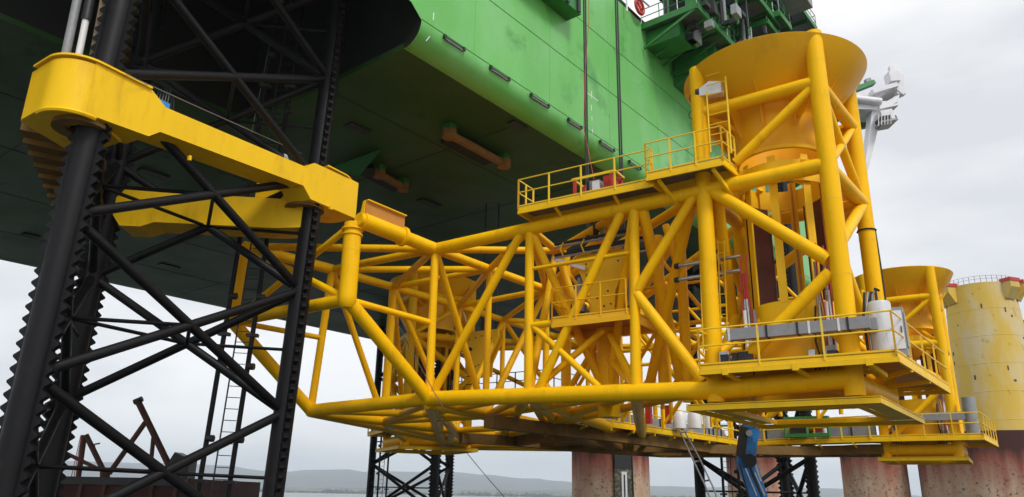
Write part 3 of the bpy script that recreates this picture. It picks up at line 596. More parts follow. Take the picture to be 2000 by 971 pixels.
# ---- funnel towers
def funnel_tower(c, K, zf, zb, zt, za, zl, fu=None, legs=(0, 1, 2, 3), rs=1.0, first=False, seg=56, fr=1.0):
    q = [z_(k, 0) for k in K]
    def at(i, z): return V((q[i].x, q[i].y, z))
    cc = V((c.x, c.y, 0))
    for i in range(4):
        j = (i+1) % 4
        if i in legs: T('tower_leg', at(i, zl if i != 2 else zl), at(i, zf), .275*rs, 20)
        if first and i == 0: continue
        T('ring_brace', at(i, za), at(j, za), .21*rs); T('ring_brace', at(i, zt), at(j, zt), .23*rs); T('ring_brace', at(i, zb), at(j, zb), .3*rs)
        # K bracing above and below the ring
        mid = (zt+zb)/2+.7
        a, b_ = (i, j) if i % 2 == 0 else (j, i)
        T('diagonal_brace', at(a, zt), at(b_, mid), .19*rs); T('diagonal_brace', at(b_, mid), at(a, zb+.3), .18*rs)
        T('diagonal_brace', at(b_, za), at(a, zt), .15*rs)
        if i == 1: T('diagonal_brace', at(a, za), at(b_, zt), .13*rs)
    # funnel: cone, neck, rim; double skinned
    n0 = zl-1.62
    prof = [(3.16, zl+.02), (2.93, zl-.36), (2.5, zl-.85), (2.05, zl-1.26), (1.53, n0), (1.51, n0-.12), (1.50, zl-3.3), (1.44, zl-3.3), (1.46, n0+.05), (2.0, zl-1.2), (2.46, zl-.8), (2.88, zl-.32), (3.12, zl+.05)]
    prof = [(x_*(fr if z2 > n0+.1 else 1), z2) for x_, z2 in prof]
    fn = ts(MB().lathe(cc, prof, seg, closed=True).build('pile_funnel', YEF, tp))
    for k in range(10):
        a = k*math.pi/5+.32; d = V((math.cos(a), math.sin(a), 0)); s_ = V((-d.y, d.x, 0))*.02
        MB().prism([cc+d*1.49+Z*(n0-.9)-s_, cc+d*1.60+Z*(n0-.9)-s_, cc+d*2.0+Z*(zl-1.5)-s_, cc+d*2.42+Z*(zl-.96)-s_, cc+d*2.3+Z*(zl-.98)-s_, cc+d*1.49+Z*(n0)-s_], s_*2).build('funnel_rib', YEF, fn)
    # arched lower edge of the neck, cage bars and lower sleeve
    ts(MB().lathe(cc, [(1.54, zl-3.2), (1.54, zl-3.32), (1.40, zl-3.32), (1.40, zl-3.2)], seg, closed=True).build('neck_ring', YEP, tp))
    zs = zb+2.75
    ts(MB().lathe(cc, [(1.44, zl-3.75), (1.49, zl-3.75), (1.49, zl-4.5), (1.44, zl-4.5)], seg, closed=True).build('neck_ring', YEP, tp))
    for k in range(8):
        a = k*math.pi/4+.20; d = V((math.cos(a), math.sin(a), 0)); s_ = V((-d.y, d.x, 0))
        ts(MB().box(cc+d*1.36+Z*(zl-3.5+zs)/2, d*.03, s_*.13, Z*(zl-3.5-zs)/2).build('cage_bar', YEP, tp))
        if k % 2: ts(MB().box(cc+d*1.26+Z*(zl-3.5+zs)/2, d*.08, s_*.02, Z*(zl-3.5-zs)/2).build('cage_web', ORG, tp))
    for a0, a1 in ((R(97), R(166)), (R(-28), R(41))):
        ts(MB().lathe(cc, [(1.31, zs), (1.31, zl-4.5), (1.28, zl-4.5), (1.28, zs)], 10, a0, a1, closed=True).build('guide_shell', BRN, tp))
    ts(MB().lathe(cc, [(1.30, zs+.05), (1.38, zs+.05), (1.38, zs-.85), (1.30, zs-.85)], seg, closed=True).build('guide_sleeve', YEP, tp))
    ts(MB().lathe(cc, [(1.28, zs-.86), (1.40, zs-.86), (1.62, zb+.6), (1.62, zb-.1), (1.5, zb-.1), (1.5, zb+.55)], seg, closed=True).build('sleeve_skirt', YEF, tp))
    for sg in (-1, 1):
        ts(MB().box(cc+U*1.22*sg+W*1.05+Z*((zs+zt)/2-.1), U*.46, W*.03, Z*((zt-zs)/2-.15)).build('guide_panel', BRN, tp))
        for k in range(4): ts(MB().box(cc+U*1.22*sg+W*1.01+Z*(zs+.5+k*.85), U*.46, W*.015, Z*.02).build('panel_seam', DRUST, tp))
    # four radial struts holding the guide
    for i in range(4):
        d = (at(i, 0)-cc).normalized()
        T('radial_strut', at(i, zt)-d*.1, cc+d*1.3+Z*(zt+.9), .11*rs, 12)
        T('radial_strut', at(i, za), cc+d*1.4+Z*(za-.5), .11*rs, 12)
        T('radial_strut', at(i, zb+1.0), cc+d*1.25+Z*(zs-.4), .14*rs, 12)
    # actuators: silver cylinders with red hoses between the legs
    for i in range(4):
        mdp = (at(i, 0)+at((i+1) % 4, 0))/2; od = (mdp-cc).normalized(); sd = V((-od.y, od.x, 0))
        for k, off in enumerate((-1.15, 1.2)):
            b0 = cc+od*1.35+sd*off*.95
            ac = ts(MB().tube([b0+Z*(zb+.9), b0+Z*(zb+3.0)], .075, 10).build('actuator', STL, tp))
            MB().tube([b0+Z*(zb+3.0), b0+Z*(zb+3.9)], .05, 8).build('actuator_rod', RED if (i+k) % 2 == 0 else GRY, ac)
            MB().tube([b0+sd*.2+Z*(zb+.9), b0+sd*.2+Z*(zb+2.6)], .06, 10).build('actuator_rod', WHT if k else GRY, ac)
            MB().tube([b0+sd*.1+Z*(zb+1.0), b0+sd*.16+od*.05+Z*(zb+2.2), b0+sd*.06+od*.1+Z*(zb+3.3), b0+sd*.09+Z*(zb+4.5)], .025, 6).build('hose', RED, ac)
            MB().tube([b0-sd*.1+Z*(zb+.7), b0-sd*.2+od*.08+Z*(zb+1.4), b0-sd*.12+Z*(zb+2.5)], .03, 6).build('hose', BLK2, ac)
            for h_ in range(4):
                ang = h_*1.6; MB().tube([b0+od*.15+sd*(.12*h_-.3)+Z*(zb+.25), b0+od*.3+sd*(.12*h_-.2)+Z*(zb+.75), b0+od*.12+sd*(.1*h_-.1)+Z*(zb+1.05)], .022, 5).build('hose', BLK2, ac)
    return fn
f1 = funnel_tower(P(2.2, 2.15, 0), K1, 2.85, 3.2, 9.9, 12.85, 14.5, first=True, legs=(2, 3), seg=72)
f2 = funnel_tower((K2[0]+K2[2])/2, K2, 2.3, 2.75, 8.5, 11.2, 12.9, rs=.95, fr=.9)
f3 = funnel_tower((K3[0]+K3[2])/2, K3, 2.75, 3.1, 9.6, 12.3, 13.6, rs=1.0, fr=.95)

# ---- platforms
def platform(name, pts, z, th=.26, inset=.0, mt=YEP, under=GRT, parent=None):
    """deck plate, edge beams round it"""
    poly = [V((p.x, p.y, z)) for p in pts]
    dk = ts(MB().prism([p-Z*.04 for p in poly], Z*.04).build(name, under, tp))
    n = len(poly)
    for i in range(n):
        a, b_ = poly[i], poly[(i+1) % n]; d = (b_-a).normalized()
        s_ = V((-d.y, d.x, 0))*.03
        MB().prism([a+Z*.05, b_+Z*.05, b_-Z*(th*.52), a-Z*(th*.52)], s_).build('toe_plate', mt, dk)
        MB().prism([a-Z*(th*.55)+s_*1.3, b_-Z*(th*.55)+s_*1.3, b_-Z*th+s_*1.3, a-Z*th+s_*1.3], -s_*2.3).build('edge_beam', mt, dk)
    return dk
def rails(dk, path, z, n_list, r=.026, h=1.1, mt=RAIL):
    pts = [V((p.x, p.y, z)) for p in path]
    for hh in (h*.52, h): MB().tube([p+Z*hh for p in pts], r, 8).build('handrail', mt, dk)
    for (a, b_), n in zip(zip(pts, pts[1:]), n_list):
        for k in range(n+1):
            q = a.lerp(b_, k/n) if n else a
            MB().box(q+Z*(h/2-.06), U*r*.95, W*r*1.2, Z*(h/2+.06)).build('handrail_post', mt, dk)
# lower platform of the near tower
z1 = pv(1365, 716, -1.0).z
pA, pB = pv(1366, 716, -1.0), pv(1752, 685, -1.0); z1 = (pA.z+pB.z)/2+.02
pc = pz(1853, 752, z1); pAl = pA+W*1.6; pts1 = [pA, pB, pc, pc-U*1.6, pB+W*1.9-U*.9, pAl]
dk = platform('lower_platform', pts1, z1, th=.3, under=ORG)  # orange-brown deck colour holds the light reflected onto the underside
rails(dk, [pAl+U*.03, pA+V((.02, .02, 0)), pB-V((.03, 0, 0)), pc], z1, [1, 3, 4])
# platform underside brackets
for px in (1418, 1555, 1700):
    q = pv(px, 712, -.9); q.z = z1-.3; ts(beam('support_bracket', q, P((q-O).dot(U)+.25, .0, 3.35), .09, .12, tp))
    ts(MB().box(V((q.x, q.y, z1-.25))-W*.12, U*.09, W*.03, Z*.1).build('bracket_lug', YEP, tp))
for s in (1.6, 4.2):
    q = pB+(pc-pB).normalized()*s; q.z = z1-.3; ts(beam('support_bracket', q, P(4.1, 1.2+s*.55, 3.45), .10, .12, tp))
# foot frame of each tower: flat picture-frame plate with a large opening
def foot_frame(o4, i4, z, th=.2):
    for k in range(4):
        j = (k+1) % 4; a, b_, c, d = [V((q.x, q.y, z)) for q in (o4[k], o4[j], i4[j], i4[k])]
        dk = ts(MB().prism([a, b_, c, d], Z*.03).build('foot_plate', YEP, tp))
        dd_ = (b_-a).normalized(); n_ = V((-dd_.y, dd_.x, 0))*.025
        MB().prism([a-Z*.02, b_-Z*.02, b_-Z*th, a-Z*th], n_).build('foot_flange', YEP, dk)
        dd_ = (c-d).normalized(); n_ = V((-dd_.y, dd_.x, 0))*.025
        MB().prism([d-Z*.004, c-Z*.004, c-Z*th*.8, d-Z*th*.8], n_).build('foot_flange', YEP, dk)
fA, fB = pv(1340, 794, -.55), pv(1720, 775, -.55); zf = (fA.z+fB.z)/2; fC = pz(1806, 820, zf); fD = fA+(fC-fB)
cen = (fA+fC)/2; inn = [cen+(q-cen)*.68 for q in (fA, fB, fC, fD)]
foot_frame([fA, fB, fC, fD], inn, zf+.02, .17)
def gen_foot(K, z, ext, th=.18):
    c = (K[0]+K[2])/2; o4 = [c+(q-c)*ext for q in K]; i4 = [c+(q-c)*ext*.72 for q in K]; foot_frame(o4, i4, z, th)
gen_foot(K2, 2.33, 1.25); gen_foot(K3, 2.68, 1.28)
# lower platforms of the far towers
c_ = (K2[0]+K2[2])/2; q0, q1 = K2[0]-U*.6-W*1.0, K2[1]+U*1.3-W*1.0; q2 = q1+W*6.4+U*.5
dk = platform('lower_platform', [q0, q1, q2, q2-U*1.5, q1-U*1.0+W*2, q0+W*1.5], 3.45, th=.3, under=ORG); rails(dk, [q0, q1, q2], 3.45, [4, 5])  # same reflected underside light coloured into the deck
x3 = (K3[1]-K3[0]).normalized(); y3 = V((-x3.y, x3.x, 0))
q0, q1, q2 = K3[3]-x3*1.1+y3*.8, K3[0]-x3*1.3-y3*.9, K3[0]+x3*1.2-y3*.9
dk = platform('lower_platform', [q0, q1, q2, q2+y3*1.2, q1+x3*1.3+y3*1.6, q0+x3*1.2], 3.75, th=.25); rails(dk, [q0, q1, q2], 3.75, [4, 2])
# upper walkway on the top chord, two levels
wv = -.75
wa, wb = pv(1012, 408, wv), pv(1276, 346, wv); zw = (wa.z+wb.z)/2+.02
dk = platform('upper_walkway', [wa, wb, wb+W*1.15, wa+W*1.15], zw, th=.3)
rails(dk, [wa+W*1.1, wa, wb-U*.1], zw, [2, 4])
for px in (1085, 1200): q = pv(px, 400, wv+.1); q.z = zw-.3; ts(beam('support_bracket', q, P((q-O).dot(U), .15, zw-.62), .08, .1, tp))
va, vb = pv(1262, 344, -1.0), pv(1411, 300, -1.0); zv = (va.z+vb.z)/2; vc = pz(1438, 330, zv-.05)
dk = platform('upper_platform', [va, vb, vc, va+(vc-vb)*1.2], zv, th=.3)
rails(dk, [va+W*.6, va, vb, vc], zv, [1, 3, 2])
for px in (1285, 1392): q = pv(px, 330, -.9); q.z = zv-.3; ts(beam('support_bracket', q, P((q-O).dot(U)+.3, .05, zv-.95), .09, .12, tp))
# ladder up to the funnel gap with floodlight box
la = [P(.95, -.35, 0), P(1.4, -.15, 0)]
ldp = pv(1388, 300, -.4); ldt = pv(1378, 205, -.4)
lx = pv(1388, 298, -.35); ly = pv(1428, 294, -.35)
ld = ts(MB().tube([lx, z_(lx, 13.4)], .03, 8).build('ladder', RAIL, tp)); MB().tube([ly-Z*.1, z_(ly, 13.75)], .035, 8).build('ladder_rail', RAIL, ld)
for k in range(9): zz = lx.z+.25+k*.38; MB().tube([z_(lx, zz), z_(ly, zz)], .018, 6).build('ladder_rung', RAIL, ld)
fl = pv(1388, 170, -.25); bx = thing('floodlight', 'white floodlight box on the near tower just under the funnel', 'floodlight', tuple(fl))
MB().prism([V((0, 0, 0))-U*.42-Z*.22, V((0, 0, 0))+U*.35-Z*.3, V((0, 0, 0))+U*.35+Z*.12, V((0, 0, 0))-U*.05+Z*.25, V((0, 0, 0))-U*.42+Z*.05], W*.35).build('lamp_body', WHT, bx)
MB().tube([-U*.55-Z*.05+W*.15, -U*.42-Z*.05+W*.15], .2, 12).build('lamp_cap', BLK2, bx)
# dark handling hole in the funnel wall: a short open pipe stub lined black
cc = P(2.2, 2.15, 0); hv = pv(1405, 170, .35)
stub = ts(MB().tube([hv, hv+W*.5], .2, 20).build('pipe_stub', BLK2, tp)); MB().tube([hv-W*.02, hv+W*.3], .24, 20, caps=False).build('stub_rim', YEF, stub)
# grey cable duct across the near tower
da, db = pv(1421, 652, -.42), pv(1700, 634, -.42); db.z = da.z = (da.z+db.z)/2
du = ts(MB().beam(da, db, .3, .34).build('cable_duct', GRY, tp)); da2 = db+W*3.5
MB().beam(db+W*.16, da2, .3, .34).build('duct_return', GRY, du)
for k in (.02, .30, .52, .86): q = da.lerp(db, k); MB().box(q, U*.03, W*.17, Z*.19).build('duct_clip', BLK2 if k > .1 else WHT, du)
for k in (.6, .8): q = da.lerp(db, k); MB().box(q, U*.03, W*.165, Z*.185).build('duct_clip', WHT, du)
da, db = K2[0]-W*.4-U*.1, K2[1]-W*.4+U*.6; MB().beam(z_(da, 4.45), z_(db, 4.45), .3, .42).build('cable_duct', GRY, du); du2 = None
# tanks standing by the near tower's and the far tower's leg
tk0 = pv(1728, 682, .2)
tk = ts(MB().lathe(V((tk0.x, tk0.y, 0)), [(.0, z1+.03), (.31, z1+.03), (.31, z1+1.58), (.28, z1+1.64), (0, z1+1.64)], 24).build('pressure_tank', TNK, tp))
tk = ts(MB().box(z_(tk0+U*.42+W*.2, z1+.75), U*.16, W*.2, Z*.7).build('control_cabinet', GRY, tp)); MB().box(z_(tk0+U*.42-W*.01, z1+.8), U*.13, W*.012, Z*.55).build('cabinet_door', WHT, tk); MB().box(z_(tk0+U*.50-W*.035, z1+.8), U*.012, W*.02, Z*.09).build('door_handle', BLK2, tk); MB().box(z_(tk0+U*.60+W*.2, z1+.8), U*.01, W*.16, Z*.5).build('side_door', GRY, tk)
for k in range(5): q = z_(tk0-U*(.45-.1*k)+W*.1, 0); ts(MB().tube([q+Z*(z1+.3), q+Z*(z1+1.3+.2*k), q+U*.1+Z*(z1+2.0)], .04, 8).build('pipe', (BLK2, STL, BLK2, GRY, BLK2)[k], tp))
tk0 = K2[1]+U*.85-W*.3; ts(MB().lathe(tk0, [(.0, 3.5), (.33, 3.5), (.33, 5.4), (.0, 5.4)], 20).build('pressure_tank', GRY, tp))
# hydraulic clutter near tank, on the platform
rs = random.Random(9)
for k in range(22):
    a = P(rs.choice((rs.uniform(.3, 1.3), rs.uniform(2.8, 3.7))), rs.uniform(-.3, .6), z1+.05); hh = rs.uniform(.15, .5)
    ts(MB().box(a+Z*hh*.5, U*rs.uniform(.05, .16), W*rs.uniform(.05, .16), Z*hh*.5).build('valve_block', rs.choice((BLK2, GRY, BLK2, STL)), tp))
# cable coil loops on legs
for px, py, rr in ((1352, 192, .16), (1350, 225, .14)):
    c = pv(px, py, -.1); ts(MB().tube([c+U*math.cos(a)*rr*.6+Z*math.sin(a)*rr for a in [k*math.pi/7 for k in range(12)]], .014, 5).build('cable', BLK2, tp))
q = z_(K1[2], 0); ts(MB().tube([q+U*.27+Z*8.9, q+U*.3-W*.02+Z*7, q+U*.28+Z*4.3], .03, 6).build('cable', BLK2, tp))
ts(MB().tube([q+Z*8.9+V((math.cos(a), math.sin(a), 0))*.3 for a in [k*math.pi/6 for k in range(13)]], .03, 6).build('cable', BLK2, tp))
# ---- walkway running behind towards the far right tower
wk = [pz(1120, 809, 3.5), pz(1400, 851, 3.5), pz(1447, 859, 3.5)]; wk.append(K2[0]-W*1.0-U*.6)
for i, (a, b_) in enumerate(zip(wk, wk[1:])):
    d = (b_-a).normalized(); s_ = V((-d.y, d.x, 0)); s_ = s_ if s_.dot(V((-1, 1, 0))) > 0 else -s_
    dk = platform('rear_walkway', [V((a.x, a.y, 0)), V((b_.x, b_.y, 0)), V((b_.x, b_.y, 0))+s_*1.3, V((a.x, a.y, 0))+s_*1.3], 3.45-.003*i, th=.3)
    rails(dk, [a, b_], 3.45, [max(1, int((b_-a).length/1.5))], r=.038)
    MB().beam(z_(a, 3.82)+s_*1.15, z_(b_, 3.82)+s_*1.15, .25, .55).build('cable_duct', GRY, dk)
    for k in range(1, 6): q = z_(a.lerp(b_, k/6), 3.82)+s_*1.0; MB().box(q, d*.04, s_*.05, Z*.3).build('duct_clip', BLK2, dk)
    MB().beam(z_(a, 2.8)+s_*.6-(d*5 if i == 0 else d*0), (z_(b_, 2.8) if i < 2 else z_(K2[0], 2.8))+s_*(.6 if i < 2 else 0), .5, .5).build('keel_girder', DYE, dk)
    n = int((b_-a).length/2)
    for k in range(n): q = z_(a.lerp(b_, (k+.5)/n), 3.1); ts(beam('support_bracket', q, q+s_*.5-Z*.2, .07, .1, tp)); ts(MB().box(q, d*.06, s_*.03, Z*.1).build('bracket_lug', YEP, tp))

# ---- centre column with the small inner platform below the lifting tool
cpz = pv(1186, 650, 2.3); cz0 = z_(cpz, 2.75)
T('centre_column', z_(cpz, 6.15), cz0, .42, 24)
T('horizontal_brace', pv(1041, 525), pv(1230, 494), .075, 12); T('horizontal_brace', pv(1041, 636), pv(1232, 612), .13, 14)
T('diagonal_brace', pv(1041, 637), pv(1170, 756), .12); T('diagonal_brace', pv(1178, 645, 1.0), pv(1064, 744, .2), .12); T('diagonal_brace', pv(1192, 655, 1.2), pv(1238, 745, .2), .12)
ca, cb = pv(1078, 622, -.15), pv(1229, 606, -.15); 
dk = platform('inner_platform', [ca, cb, cb+W*2.4, ca+W*2.4], ca.z, th=.35, mt=YEF, under=ORG); rails(dk, [ca+W*2.3, ca, cb-U*.1], ca.z, [2, 3], mt=YEF, r=.022)
for x_, y_ in ((T2, nL), (T3, nX)): T('diagonal_brace', dn(x_), y_, .15)
for a, b_ in ((T2, nB), (T2, nL), (T3, nL), (T3, m12a), (T4, m12a), (T2, nX)): T('cross_brace', a, b_, .15)
for a, b_ in ((T2, cz0), (T3, cz0), (nL, cz0)): T('diagonal_brace', a, z_(cpz, 3.4), .15)
for a, b_ in ((B2, z_(cpz, 6.1)), (B3, z_(cpz, 6.1)), (dn(nL), z_(cpz, 6.1))): T('diagonal_brace', a, b_, .12)
# box columns on the inner line
for px in (1105, 1290, 1335): q = pv(px, 600, 3.4); T('vertical_post', z_(q, 9.8), z_(q, 3.3), .2)
T('diagonal_brace', pv(1255, 410, .1), pv(1330, 740, 3.6), .2); T('diagonal_brace', pv(1400, 380, .3), pv(1435, 640, 3.0), .19)
T('diagonal_brace', pv(1350, 400, .3), pv(1270, 745, 3.2), .18); T('diagonal_brace', pv(1300, 440, 3.5), pv(1335, 560, 3.5), .14)

fi = [pz(868, 772, 6.1), pz(1082, 757, 6.1)]; dk = platform('inner_platform', [fi[0], fi[1], fi[1]+W*3, fi[0]+W*3], 6.1, th=.35, mt=YEF); rails(dk, [fi[0]+W*2.9, fi[0], fi[1], fi[1]+W*2.9], 6.1, [2, 6, 2], mt=BLK2)  # rails coloured near black to hold their backlit look
for fx, fy in ((525, 505), (552, 535)):
    rd_ = ts(MB().tube([pv(1322, fx-5 if fx == 525 else 547, 1.0), pv(1445, fx-25 if fx == 525 else 528, 1.0)], .065, 12).build('guide_rod', STL, tp))
    MB().tube([pv(1318, fx-4.5 if fx == 525 else 547.5, 1.0), pv(1326, fx-5.5 if fx == 525 else 546.5, 1.0)], .1, 12).build('rod_cap', BLK2, rd_)
# caged ladder behind the near tower's left leg
for px in (1366, 1376, 1402, 1414):
    ts(MB().tube([pv(px, 470, .8), pv(px+8, 690, .8)], .025, 6).build('ladder_rail', RAIL, tp))
for k in range(11):
    y = 475+k*20; ts(MB().tube([pv(1366+k*.4, y, .8), pv(1376+k*.4, y-1, .8)], .02, 5).build('ladder_rung', RAIL, tp)); ts(MB().tube([pv(1402+k*.4, y, .8), pv(1414+k*.4, y-1, .8)], .02, 5).build('ladder_rung', RAIL, tp))
# ================================================================== LIFTING TOOLS AND CRANE WIRES
def lifting_tool(c, label, sc=1.0, full=True):
    t = thing('lifting_tool', label, 'lifting tool', tuple(c), 'lifting tools on the crane wires')
    plate = [(-.95, 1.1), (.95, 1.1), (1.0, .75), (.62, .0), (.45, -.35), (.42, -.95), (-.42, -.95), (-.5, -.3), (-.7, .1), (-1.0, .8)]
    pl = [U*x*sc+Z*z*sc for x, z in plate]
    for off in (-.18, .18): 
        pb = MB().prism([q+W*(off-.04)*sc for q in pl], W*.08*sc).build('cheek_plate', YEP, t)
        for x, z in ((-.6, .75), (.1, .85), (.6, .7), (-.25, .8), (-.2, -.5), (.2, -.3), (.05, -.8), (-.05, -.45), (.3, -.75)):
            MB().tube([U*x*sc+Z*z*sc+W*(off-.055)*sc, U*x*sc+Z*z*sc+W*(off-.035)*sc], .035*sc, 8).build('bolt', BLK2, pb)
    MB().tube([-U*.5*sc-W*.32*sc+Z*.3*sc, -U*.5*sc+W*.32*sc+Z*.3*sc], .08*sc, 12).build('shackle_pin', BLK2, t)
    if full:
        for z, mt_, r in ((1.75, BLK2, .06), (1.62, GRY, .05), (1.3, BLK2, .06), (1.2, STL, .05)):
            for w_ in (-.45, .55): MB().tube([-U*1.9+Z*(z)+W*w_, U*1.6+Z*(z+.06)+W*w_], r, 8).build('spreader_bar', mt_, t)
        for x in (-1.5, -.6, .5, 1.3): MB().tube([U*x+Z*1.75-W*.5, U*(x-.1)+Z*1.5-W*.56, U*x+Z*1.2-W*.5], .03, 6).build('clamp', RAIL, t)
        for x, z0 in ((-.35, 1.8), (-.05, 1.8)): MB().tube([U*x+Z*z0, U*x+Z*3.3], .11, 10).build('hoist_cylinder', BLK2 if x < -.2 else STL, t)
        MB().beam(-U*2.0+Z*1.2-W*.4, -U*.6+Z*.6-W*.4, .1, .14).build('tray', WHT, t); MB().beam(-U*1.2+Z*1.25+W*.2, -U*.2+Z*.95+W*.2, .3, .06).build('tray', WHT, t)
        for x in (-1.2, -1.0, .9): MB().tube([U*x-Z*.9, U*(x+.15)+Z*.4], .1, 8).build('hydraulic_ram', GRY, t)
        for k in range(6): MB().box(U*(-1.1+k*.45)-Z*.75+W*.3, U*.12, W*.1, Z*.18).build('valve_block', (BLK2, YEF)[k % 2], t)
        MB().box(Z*2.6-U*.2, U*.2, W*.15, Z*.3).build('hoist_block', BLK2, t)
    else: MB().tube([Z*1.1*sc, Z*2.3*sc], .12*sc, 8).build('hoist_cylinder', BLK2, t)
    return t
tc1 = pv(1182, 556, 1.4)
lifting_tool(tc1, 'near orange lifting plate with steel bars, above the inner platform of the frame', 1.1)
tc2 = pd(942, 705, 44); tc2.z += .3
lifting_tool(tc2, 'far dark lifting plate hanging behind the left half of the frame', 1.3, False)
for i, (px, dx, lb, yy) in enumerate(((1148, 0, 'left one of the pair of near black crane wires, passing the walkway', 470), (1217, 0, 'right one of the pair of near black crane wires, against the green hull', 460))):
    b_ = pv(px, yy, 1.8); tt = pd(px, 0, b_.y); tt = b_+Z*28
    wr = thing('crane_wire', lb, 'crane wire', tuple(b_), 'crane wires')
    for o_ in (-.045, .045): MB().tube([U*o_, U*o_+(tt-b_)], .035, 8).build('wire_rope', BLK2, wr)
b_ = pv(1160, 350, 1.5); wr = MB().tube([b_, pv(1140, 250, 1.5), pv(1142, 150, 1.5), pv(1150, 40, 1.5), pv(1150, -120, 1.5)], .014, 5).build('control_cable', RED); wr['label'] = 'thin red cable hanging slack beside the left black crane wire'; wr['category'] = 'cable'
for i, px in enumerate((941, 967)):
    b_ = pd(px, 690 if i == 0 else 700, 44); wr = MB().tube([b_, b_+Z*30], .05, 6).build('crane_wire', BLK2); wr['label'] = ('far black crane wire down to the dark lifting plate', 'far black crane wire just right of the dark lifting plate')[i]; wr['category'] = 'crane wire'; wr['group'] = 'crane wires'
# red hydraulic unit on the upper walkway
hu = pv(1162, 368, -.1); hu.z = zw+.02; t = thing('hydraulic_unit', 'red framed hydraulic unit standing on the upper walkway', 'machine', tuple(hu))
for x in (-.65, .62):
    for y in (-.1, .7): MB().box(U*x*1.2+W*y+Z*.42, U*.05, W*.05, Z*.42).build('frame_post', RED, t)
for y in (-.1, .7): MB().beam(-U*.9+W*y+Z*.86, U*.87+W*y+Z*.86, .07, .07).build('frame_rail', RAIL if y < 0 else RED, t)
for x in (-.85, .85): MB().beam(U*x-W*.1+Z*.86, U*x+W*.7+Z*.86, .07, .07).build('frame_rail', RAIL, t)
MB().box(U*.52+W*.3+Z*.42, U*.2, W*.25, Z*.38).build('red_cabinet', RED, t); MB().box(-U*.05+W*.25+Z*.38, U*.2, W*.2, Z*.34).build('motor', GRY, t); MB().tube([-U*.35+W*.3+Z*.0, -U*.35+W*.3+Z*.75], .12, 12).build('tank', BLK2, t)
MB().box(U*.05+W*.0+Z*.4, U*.14, W*.05, Z*.24).build('panel', WHT, t)

# gear on the rear walkway
g = pz(1582, 855, 3.5); t = thing('green_skid', 'green open steel skid on the rear walkway, seen below the near foot plate', 'equipment skid', tuple(z_(g, 3.5)))
for y in (-.6, .6):
    MB().beam(-U*1.2+W*y+Z*.1, U*1.2+W*y+Z*.1, .15, .2).build('skid_rail', GR2, t); MB().beam(-U*1.2+W*y+Z*1.1, U*1.2+W*y+Z*1.1, .12, .14).build('skid_rail', GR2, t)
    for x in (-1.2, .0, 1.2): MB().beam(U*x+W*y, U*x+W*y+Z*1.15, .14, .14).build('skid_post', GR2, t)
MB().box(Z*.4-U*.5, U*.5, W*.4, Z*.28).build('pump', BLK2, t); MB().box(Z*.7+U*.4, U*.35, W*.3, Z*.35).build('motor', RED, t); MB().tube([U*.85+Z*.2, U*.85+Z*1.0], .13, 10).build('tank', WHT, t)
for px, r_, lb in ((1328, .36, 'left white tank on the rear walkway above the hanging hoses'), (1357, .36, 'middle white tank on the rear walkway above the hanging hoses'), (1384, .2, 'right narrow white tank on the rear walkway, beside the near foot plate')):
    g = pz(px, 838, 3.5); o = MB().lathe(V((g.x, g.y, 0)), [(0, 3.52), (r_, 3.52), (r_, 4.2), (r_*.7, 4.4), (0, 4.45)], 20).build('white_tank', WHT, None); o['label'] = lb; o['category'] = 'tank'; o['group'] = 'white tanks on the rear walkway'
for px, mt_, lb in ((1268, RED, 'small dark red cabinet on the rear walkway left of the white tanks'), (1305, RED, 'small red cabinet touching the white tanks on the rear walkway')):
    g = pz(px, 829, 3.5); o = MB().box(z_(g, 3.95), U*.14, W*.14, Z*.42).box(z_(g, 4.4), U*.16, W*.16, Z*.03).box(z_(g, 3.95)-W*.15, U*.11, W*.02, Z*.32).build('cabinet', mt_, None); o['label'] = lb; o['category'] = 'cabinet'
# hanging hose bundle
hb = thing('hose_bundle', 'pair of pale hoses clipped together hanging below the rear walkway', 'hoses', tuple(pd(1330, 840, 34)))
ho = V(hb.location)
for dx in (0, 14):
    MB().tube([pd(1326+dx*.6, 838, 34)-ho, pd(1352+dx, 895, 33.5)-ho, pd(1378+dx, 950, 33)-ho, pd(1393+dx, 990, 32.5)-ho], .035, 6).build('hose', GRY, hb)
for k in (0, 3, 5): y = 845+k*19; x = 1330+k*8.7; MB().tube([pd(x, y, 33.6)-ho, pd(x+12, y-2, 33.6)-ho], .04, 6).build('hose_clip', GRY if k < 4 else BLK2, hb)

# blue boom lift
bl = thing('boom_lift', 'blue telescopic boom lift raised below the near foot plate', 'boom lift', tuple(pd(1465, 960, 30)))
bo = V(bl.location)
def bb(a, b_, wd, hg, nm, mt_=BLU, y0=30.0): MB().beam(pd(*a, y0)-bo, pd(*b_, y0)-bo, wd, hg).build(nm, mt_, bl)
bb((1468, 836), (1458, 900), .42, .5, 'upper_boom'); bb((1453, 834), (1446, 892), .2, .3, 'boom_link', BLK2, 29.8)
bb((1452, 872), (1446, 905), .24, .3, 'boom_link'); bb((1446, 900), (1482, 990), .20, .36, 'lower_boom'); bb((1466, 895), (1500, 1000), .18, .3, 'lower_boom', BLU, 30.3)
bb((1455, 898), (1490, 985), .14, .2, 'hydraulic_ram', BLK2, 30.1); bb((1444, 905), (1468, 990), .05, .05, 'hose', BLK2, 29.7); bb((1474, 905), (1486, 940), .06, .06, 'ram_rod', WHT, 29.7)
MB().tube([pd(1464, 900, 29.6)-bo, pd(1464, 900, 30.4)-bo], .26, 16).build('boom_knuckle', BLK2, bl)
MB().tube([pd(1463, 846, 29.6)-bo, pd(1463, 846, 30.3)-bo], .12, 12).build('boom_pin', STL, bl)
bb((1450, 833), (1477, 831), .5, .16, 'platform_mount'); bb((1448, 905), (1470, 899), .6, .25, 'knuckle_plate')
